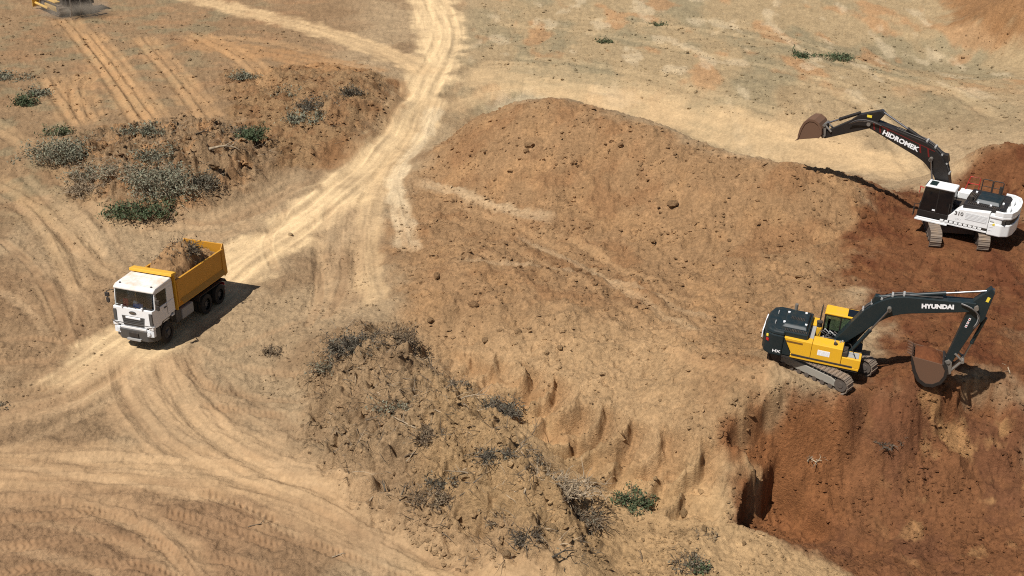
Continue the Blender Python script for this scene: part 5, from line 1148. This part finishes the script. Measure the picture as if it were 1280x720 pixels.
# branches and roots lying about
BR = [(262,192,2.2,.12,'pale',10,'thick pale branch across the right side of the soil pile'),(245,176,1.6,.07,'brown',60,'brown branch sticking up from the soil pile crest'),(300,206,1.2,.06,'pale',170,'short pale stick below the thick branch on the soil pile'),
 (430,455,1.0,.04,'brown',200,'root poking out at the left end of the berm'),(575,497,1.6,.04,'pale',20,'long pale root across the berm shoulder'),(520,535,1.3,.04,'pale',150,'pale root in the middle of the berm'),(482,620,1.1,.04,'dark',110,'dark forked root at the left foot of the berm'),
 (500,632,1.0,.04,'dark',80,'dark root beside the forked root at the berm foot'),(505,570,1.2,.04,'brown',30,'brown root on the left berm face'),(590,560,1.4,.035,'pale',10,'pale root high on the berm face'),(655,625,1.3,.04,'pale',75,'pale root down the right berm face'),
 (640,660,1.2,.045,'brown',60,'brown branch on the lower berm'),(690,705,1.4,.04,'dark',25,'dark branch lying at the bottom of the berm'),(730,600,1.2,.03,'brown',330,'thin twig right of the berm by the ditch'),(412,545,.9,.03,'brown',15,'thin root on the left slope of the berm'),
 (665,545,1.2,.03,'brown',45,'thin twig standing on the right berm edge'),(803,704,.9,.025,'brown',100,'thin forked twig on pale soil at the bottom edge'),(585,600,1.0,.04,'pale',200,'pale root across the berm hollow'),(1018,578,1.1,.03,'pale',60,'pale root on the pit face'),(1262,468,.9,.03,'pale',80,'pale twig on the slope right of the raised bucket'),
 (310,658,.9,.03,'brown',25,'thin stick on the tracks in the foreground'),(415,696,.6,.03,'pale',5,'short pale stick at the bottom of the tracks')]
for k, (px, py, ln, r, tw, deg, lb) in enumerate(BR):
    p = on(px, py); R = random.Random(k+500); a = math.radians(deg); m = MB()
    pts = bent_tube(m, (0, 0, r*.6), (math.cos(a), math.sin(a), .18), ln, r, R, 6, .55, .22, 6)
    for q in range(3): bent_tube(m, pts[R.randint(1, 4)], (math.cos(a)+R.uniform(-1, 1), math.sin(a)+R.uniform(-1, 1), R.uniform(0, .7)), ln*.4, r*.5, R, 3, .3, .3, 5)
    o = m.build('branch', TWIG[tw], None, smooth='all'); o.location = p; tag(o, lb, 'branch', 'branches and roots')

# clods: the ones that stand out singly
_ico = bmesh.new(); bmesh.ops.create_icosphere(_ico, subdivisions=1, radius=1); IV = np.array([v.co[:] for v in _ico.verts]); IF = np.array([[v.index for v in f.verts] for f in _ico.faces]); _ico.free()
_ico = bmesh.new(); bmesh.ops.create_icosphere(_ico, subdivisions=2, radius=1); IV2 = np.array([v.co[:] for v in _ico.verts]); IF2 = [[v.index for v in f.verts] for f in _ico.faces]; _ico.free()
clod_meshes = []
for k in range(6):
    v = IV2*rng.uniform(.7, 1.25, 3); v = v*(1+.28*pnoise(v[:,0]*1.7+k*9, v[:,1]*1.7+v[:,2]*2.3)[:,None]+.10*rng.normal(size=(len(v),1)))
    for mt, nm in ((TANSOIL, 't'), (REDCLOD, 'r')):
        cm_ = bpy.data.meshes.new('clod'); cm_.from_pydata(v.tolist(), [], IF2); cm_.materials.append(mt); clod_meshes.append((nm, cm_))
CL = [(856,629,.27,'largest pale clod on the sand right of the green plant','t'),(738,606,.36,'big rounded clod at the right foot of the berm','t'),(582,598,.34,'big rounded clod low on the berm face','t'),(437,462,.40,'rounded clod under the brush at the berm top','t'),
 (363,294,.20,'single dark clod lying on the haul road','r'),(662,184,.38,'dark clod pair top on the upper mound face','r'),(658,196,.25,'smaller dark clod below the clod pair on the mound','r'),(776,183,.30,'clod near the mound crest above the middle','r'),(840,258,.42,'broad clod in the middle of the right mound face','r'),
 (912,297,.22,'clod on the right mound face','t'),(568,322,.26,'clod at the left end of the bench','t'),(546,345,.34,'dark clod cluster top at the left end of the bench','r'),(648,417,.26,'pale clod in the middle of the bench front','t'),(700,432,.22,'clod right of the pale clod on the bench','t'),
 (592,383,.30,'dark clod on the left half of the bench','r'),(642,292,.24,'clod by the pale lane at the mound foot','t'),(816,306,.22,'clod at the mound foot under the broad clod','t'),(722,336,.28,'dark clod on the valley line of the mound','r'),(735,345,.22,'small clod beside the dark clod on the valley line','t'),
 (538,402,.28,'clod on the bench edge above the brush','t'),(607,424,.24,'clod on the front edge of the bench','t'),(683,442,.22,'clod near the scalloped edge of the bench','t'),(768,398,.22,'clod alone on the right half of the bench','t'),(880,662,.18,'clod beside the dry weed tuft','t'),(930,680,.14,'small pale clod near the lower pit rim','t'),
 (205,216,.45,'boulder-like clod in the soil pile','t'),(268,215,.50,'big grey clod on the right flank of the soil pile','t'),(465,133,.30,'dark clod on the bank edge beside the road','r'),(441,157,.22,'small dark clod on the bank slope beside the road','r'),(548,583,.28,'clod in the berm face beside the hollow','t'),(690,660,.25,'clod low on the right side of the berm','t'),(634,700,.25,'clod at the bottom end of the berm','t')]
for k, (px, py, r, lb, tn) in enumerate(CL):
    p = on(px, py); cand = [c for c in clod_meshes if c[0] == tn]; mc = cand[k % len(cand)][1].copy(); mc.materials.clear(); mc.materials.append(gm); nv = len(mc.vertices)
    ca_ = mc.color_attributes.new('soil', 'FLOAT_COLOR', 'POINT'); cc = terrain(np.array([p.x]), np.array([p.y]))[1][0]*.95; ca_.data.foreach_set('color', np.tile(np.r_[cc, 1.0], nv).astype(np.float32)); r *= .8
    o = bpy.data.objects.new('soil_clod', mc); COL.objects.link(o)
    o.location = p + Vector((0, 0, r*.3)); o.scale = (r, r*.9, r*.7); o.rotation_euler = (0, 0, k*1.3); tag(o, lb, 'clod', 'loose soil clods')
# the countless small ones
def scatter(name, poly, nper, rmin, rmax, mat, label, seed, power=3.0):
    r_ = np.random.default_rng(seed); lo = poly.min(0); hi = poly.max(0); pts = r_.uniform(lo, hi, (nper*4, 2)); sdv = polysd(poly, pts[:,0], pts[:,1]) ; pts = pts[sdv > -.3]
    pts = pts[fbm(pts[:,0]/2.4+seed, pts[:,1]/2.4, 4) > r_.uniform(-.45, .75, len(pts))][:nper]
    zz, cc, _ = terrain(pts[:,0], pts[:,1]); rad = rmin+(rmax-rmin)*r_.uniform(0, 1, len(pts))**power; nI = len(IV)
    an = r_.uniform(0, 6.28, len(pts)); ca, sa = np.cos(an), np.sin(an)
    V = IV[None]*r_.uniform(.65, 1.2, (len(pts), 1, 3))*(1+.36*np.clip(r_.normal(size=(len(pts), nI, 1)), -1.6, 1.6)); V *= rad[:,None,None]
    X = V[...,0]*ca[:,None]-V[...,1]*sa[:,None]+pts[:,0:1]; Y = V[...,0]*sa[:,None]+V[...,1]*ca[:,None]+pts[:,1:2]; Z = V[...,2]*.6+(zz+rad*.08)[:,None]
    A = np.stack([X, Y, Z], -1).reshape(-1, 3); Fc = (IF[None]+(np.arange(len(pts))*nI)[:,None,None]).reshape(-1, 3)
    me_ = bpy.data.meshes.new(name); me_.from_pydata(A.tolist(), [], Fc.tolist()); me_.materials.append(gm)
    ca_ = me_.color_attributes.new('soil', 'FLOAT_COLOR', 'POINT'); cc = cc*r_.uniform(.82, 1.15, (len(pts), 1)); ca_.data.foreach_set('color', np.c_[np.repeat(cc, nI, 0), np.ones(len(pts)*nI)].astype(np.float32).ravel())
    o = bpy.data.objects.new(name, me_); COL.objects.link(o); tag(o, label, 'clods', kind='stuff')
scatter('mound_clods', mound_poly, 12000, .02, .17, None, 'small brown clods strewn over the mound and bench', 1, 7)
scatter('berm_clods', berm_poly, 3500, .02, .15, None, 'small clods strewn over the brush berm', 2, 4)
scatter('pile_clods', pile_poly, 1500, .04, .24, None, 'small clods strewn over the soil pile with shrubs', 3, 4)
scatter('bank_clods', bank_poly, 1400, .04, .2, None, 'small brown clods on the bank beside the road', 4, 4)
scatter('pit_clods', pit_poly, 4500, .015, .11, None, 'small red clods in the pit', 5, 4)
scatter('slope_clods', dark_poly, 3500, .02, .13, None, 'small red clods on the dark red soil', 7, 4)
scatter('sand_clods', PL((700,560),(760,590),(900,640),(1000,700),(1000,740),(740,740),(745,650)), 2500, .015, .09, None, 'small pale clods on the sand between berm and pit', 8, 4)
scatter('field_clods', PL((0,20),(320,20),(480,90),(340,190),(100,150),(0,150)), 1800, .04, .22, None, 'small clods on the graded strips', 9, 4)
scatter('yard_clods', PL((0,200),(90,230),(190,290),(300,300),(140,390),(110,470),(0,540)), 1800, .02, .10, None, 'small clods on the yard left of the truck', 10, 4)
scatter('verge_clods', PL((300,400),(440,300),(470,400),(390,440),(385,560),(330,500)), 1500, .015, .09, None, 'small clods on the verge between road and berm', 11, 4)
scatter('far_clods', PL((600,5),(1270,5),(1270,175),(1120,190),(960,160),(760,110),(600,85)), 2600, .05, .22, None, 'small clods and stones on the far field', 12, 5)
# twigs nobody could count
def twigs(name, poly, nn_, label, seed, mat):
    R = random.Random(seed); r_ = np.random.default_rng(seed); lo = poly.min(0); hi = poly.max(0); pts = r_.uniform(lo, hi, (nn_*4, 2)); pts = pts[polysd(poly, pts[:,0], pts[:,1]) > .1]
    pts = pts[fbm(pts[:,0]/1.1+seed, pts[:,1]/1.1, 3) > r_.uniform(.0, .8, len(pts))][:nn_]; zz = terrain(pts[:,0], pts[:,1])[0]; m = MB()
    for (x, y), z in zip(pts, zz):
        a = R.uniform(0, 6.28); bent_tube(m, (x, y, z), (math.cos(a), math.sin(a), R.uniform(-.05, .6)), R.uniform(.25, 1.1), R.uniform(.008, .022), R, 3, .4, .35, 3)
    me_ = bpy.data.meshes.new(name); me_.from_pydata(m.v, [], m.f); me_.materials.append(mat); o = bpy.data.objects.new(name, me_); COL.objects.link(o); tag(o, label, 'twigs', kind='stuff')
twigs('berm_twigs', berm_poly, 1300, 'loose brown twigs and rootlets strewn over the berm', 21, TWIG['brown'])
twigs('berm_straw', berm_poly, 800, 'loose pale straw strewn over the berm', 22, TWIG['pale'])
twigs('berm_dark_twigs', berm_poly, 900, 'loose dark twigs matted over the berm', 25, TWIG['dark'])
twigs('pile_dark_twigs', pile_poly, 1300, 'loose dark twigs matted over the soil pile', 26, TWIG['brown'])
twigs('bank_twigs', bank_poly, 700, 'loose brown twigs strewn over the bank', 27, TWIG['brown'])
twigs('pile_twigs', pile_poly, 1800, 'loose pale twigs strewn over the soil pile', 23, TWIG['pale'])
# dust raised by the bulldozer
dm = bpy.data.materials.new('dust_cloud'); dm.use_nodes = True; n = dm.node_tree; n.nodes.clear()
ou = n.nodes.new('ShaderNodeOutputMaterial'); pv = n.nodes.new('ShaderNodeVolumePrincipled'); pv.inputs['Color'].default_value = (.80, .66, .50, 1); pv.inputs['Anisotropy'].default_value = .1
tcn = n.nodes.new('ShaderNodeTexCoord'); nz = n.nodes.new('ShaderNodeTexNoise'); nz.inputs['Scale'].default_value = 2.2; nz.inputs['Detail'].default_value = 3; n.links.new(tcn.outputs['Object'], nz.inputs['Vector'])
ln_ = n.nodes.new('ShaderNodeVectorMath'); ln_.operation = 'LENGTH'; n.links.new(tcn.outputs['Object'], ln_.inputs[0])
m1 = n.nodes.new('ShaderNodeMapRange'); m1.inputs[1].default_value = 1.0; m1.inputs[2].default_value = .2; m1.inputs[3].default_value = 0; m1.inputs[4].default_value = 1; n.links.new(ln_.outputs['Value'], m1.inputs[0])
m2 = n.nodes.new('ShaderNodeMapRange'); m2.inputs[1].default_value = .38; m2.inputs[2].default_value = .7; m2.inputs[3].default_value = .1; m2.inputs[4].default_value = 1.3; n.links.new(nz.outputs[0], m2.inputs[0])
mu = n.nodes.new('ShaderNodeMath'); mu.operation = 'MULTIPLY'; n.links.new(m1.outputs[0], mu.inputs[0]); n.links.new(m2.outputs[0], mu.inputs[1]); n.links.new(mu.outputs[0], pv.inputs['Density']); n.links.new(pv.outputs[0], ou.inputs['Volume'])
md = bpy.data.meshes.new('dust'); md.from_pydata(IV2.tolist(), [], IF2); md.materials.append(dm); du = bpy.data.objects.new('dust', md); COL.objects.link(du)
dpos = DOZ_C - 3.6*np.array([math.cos(DOZ_A), math.sin(DOZ_A)]); du.location = (dpos[0]-.6, dpos[1], c_dz[0]+.9); du.scale = (4.6, 3.4, 1.7); tag(du, 'pale dust raised behind the bulldozer', 'dust', kind='stuff')
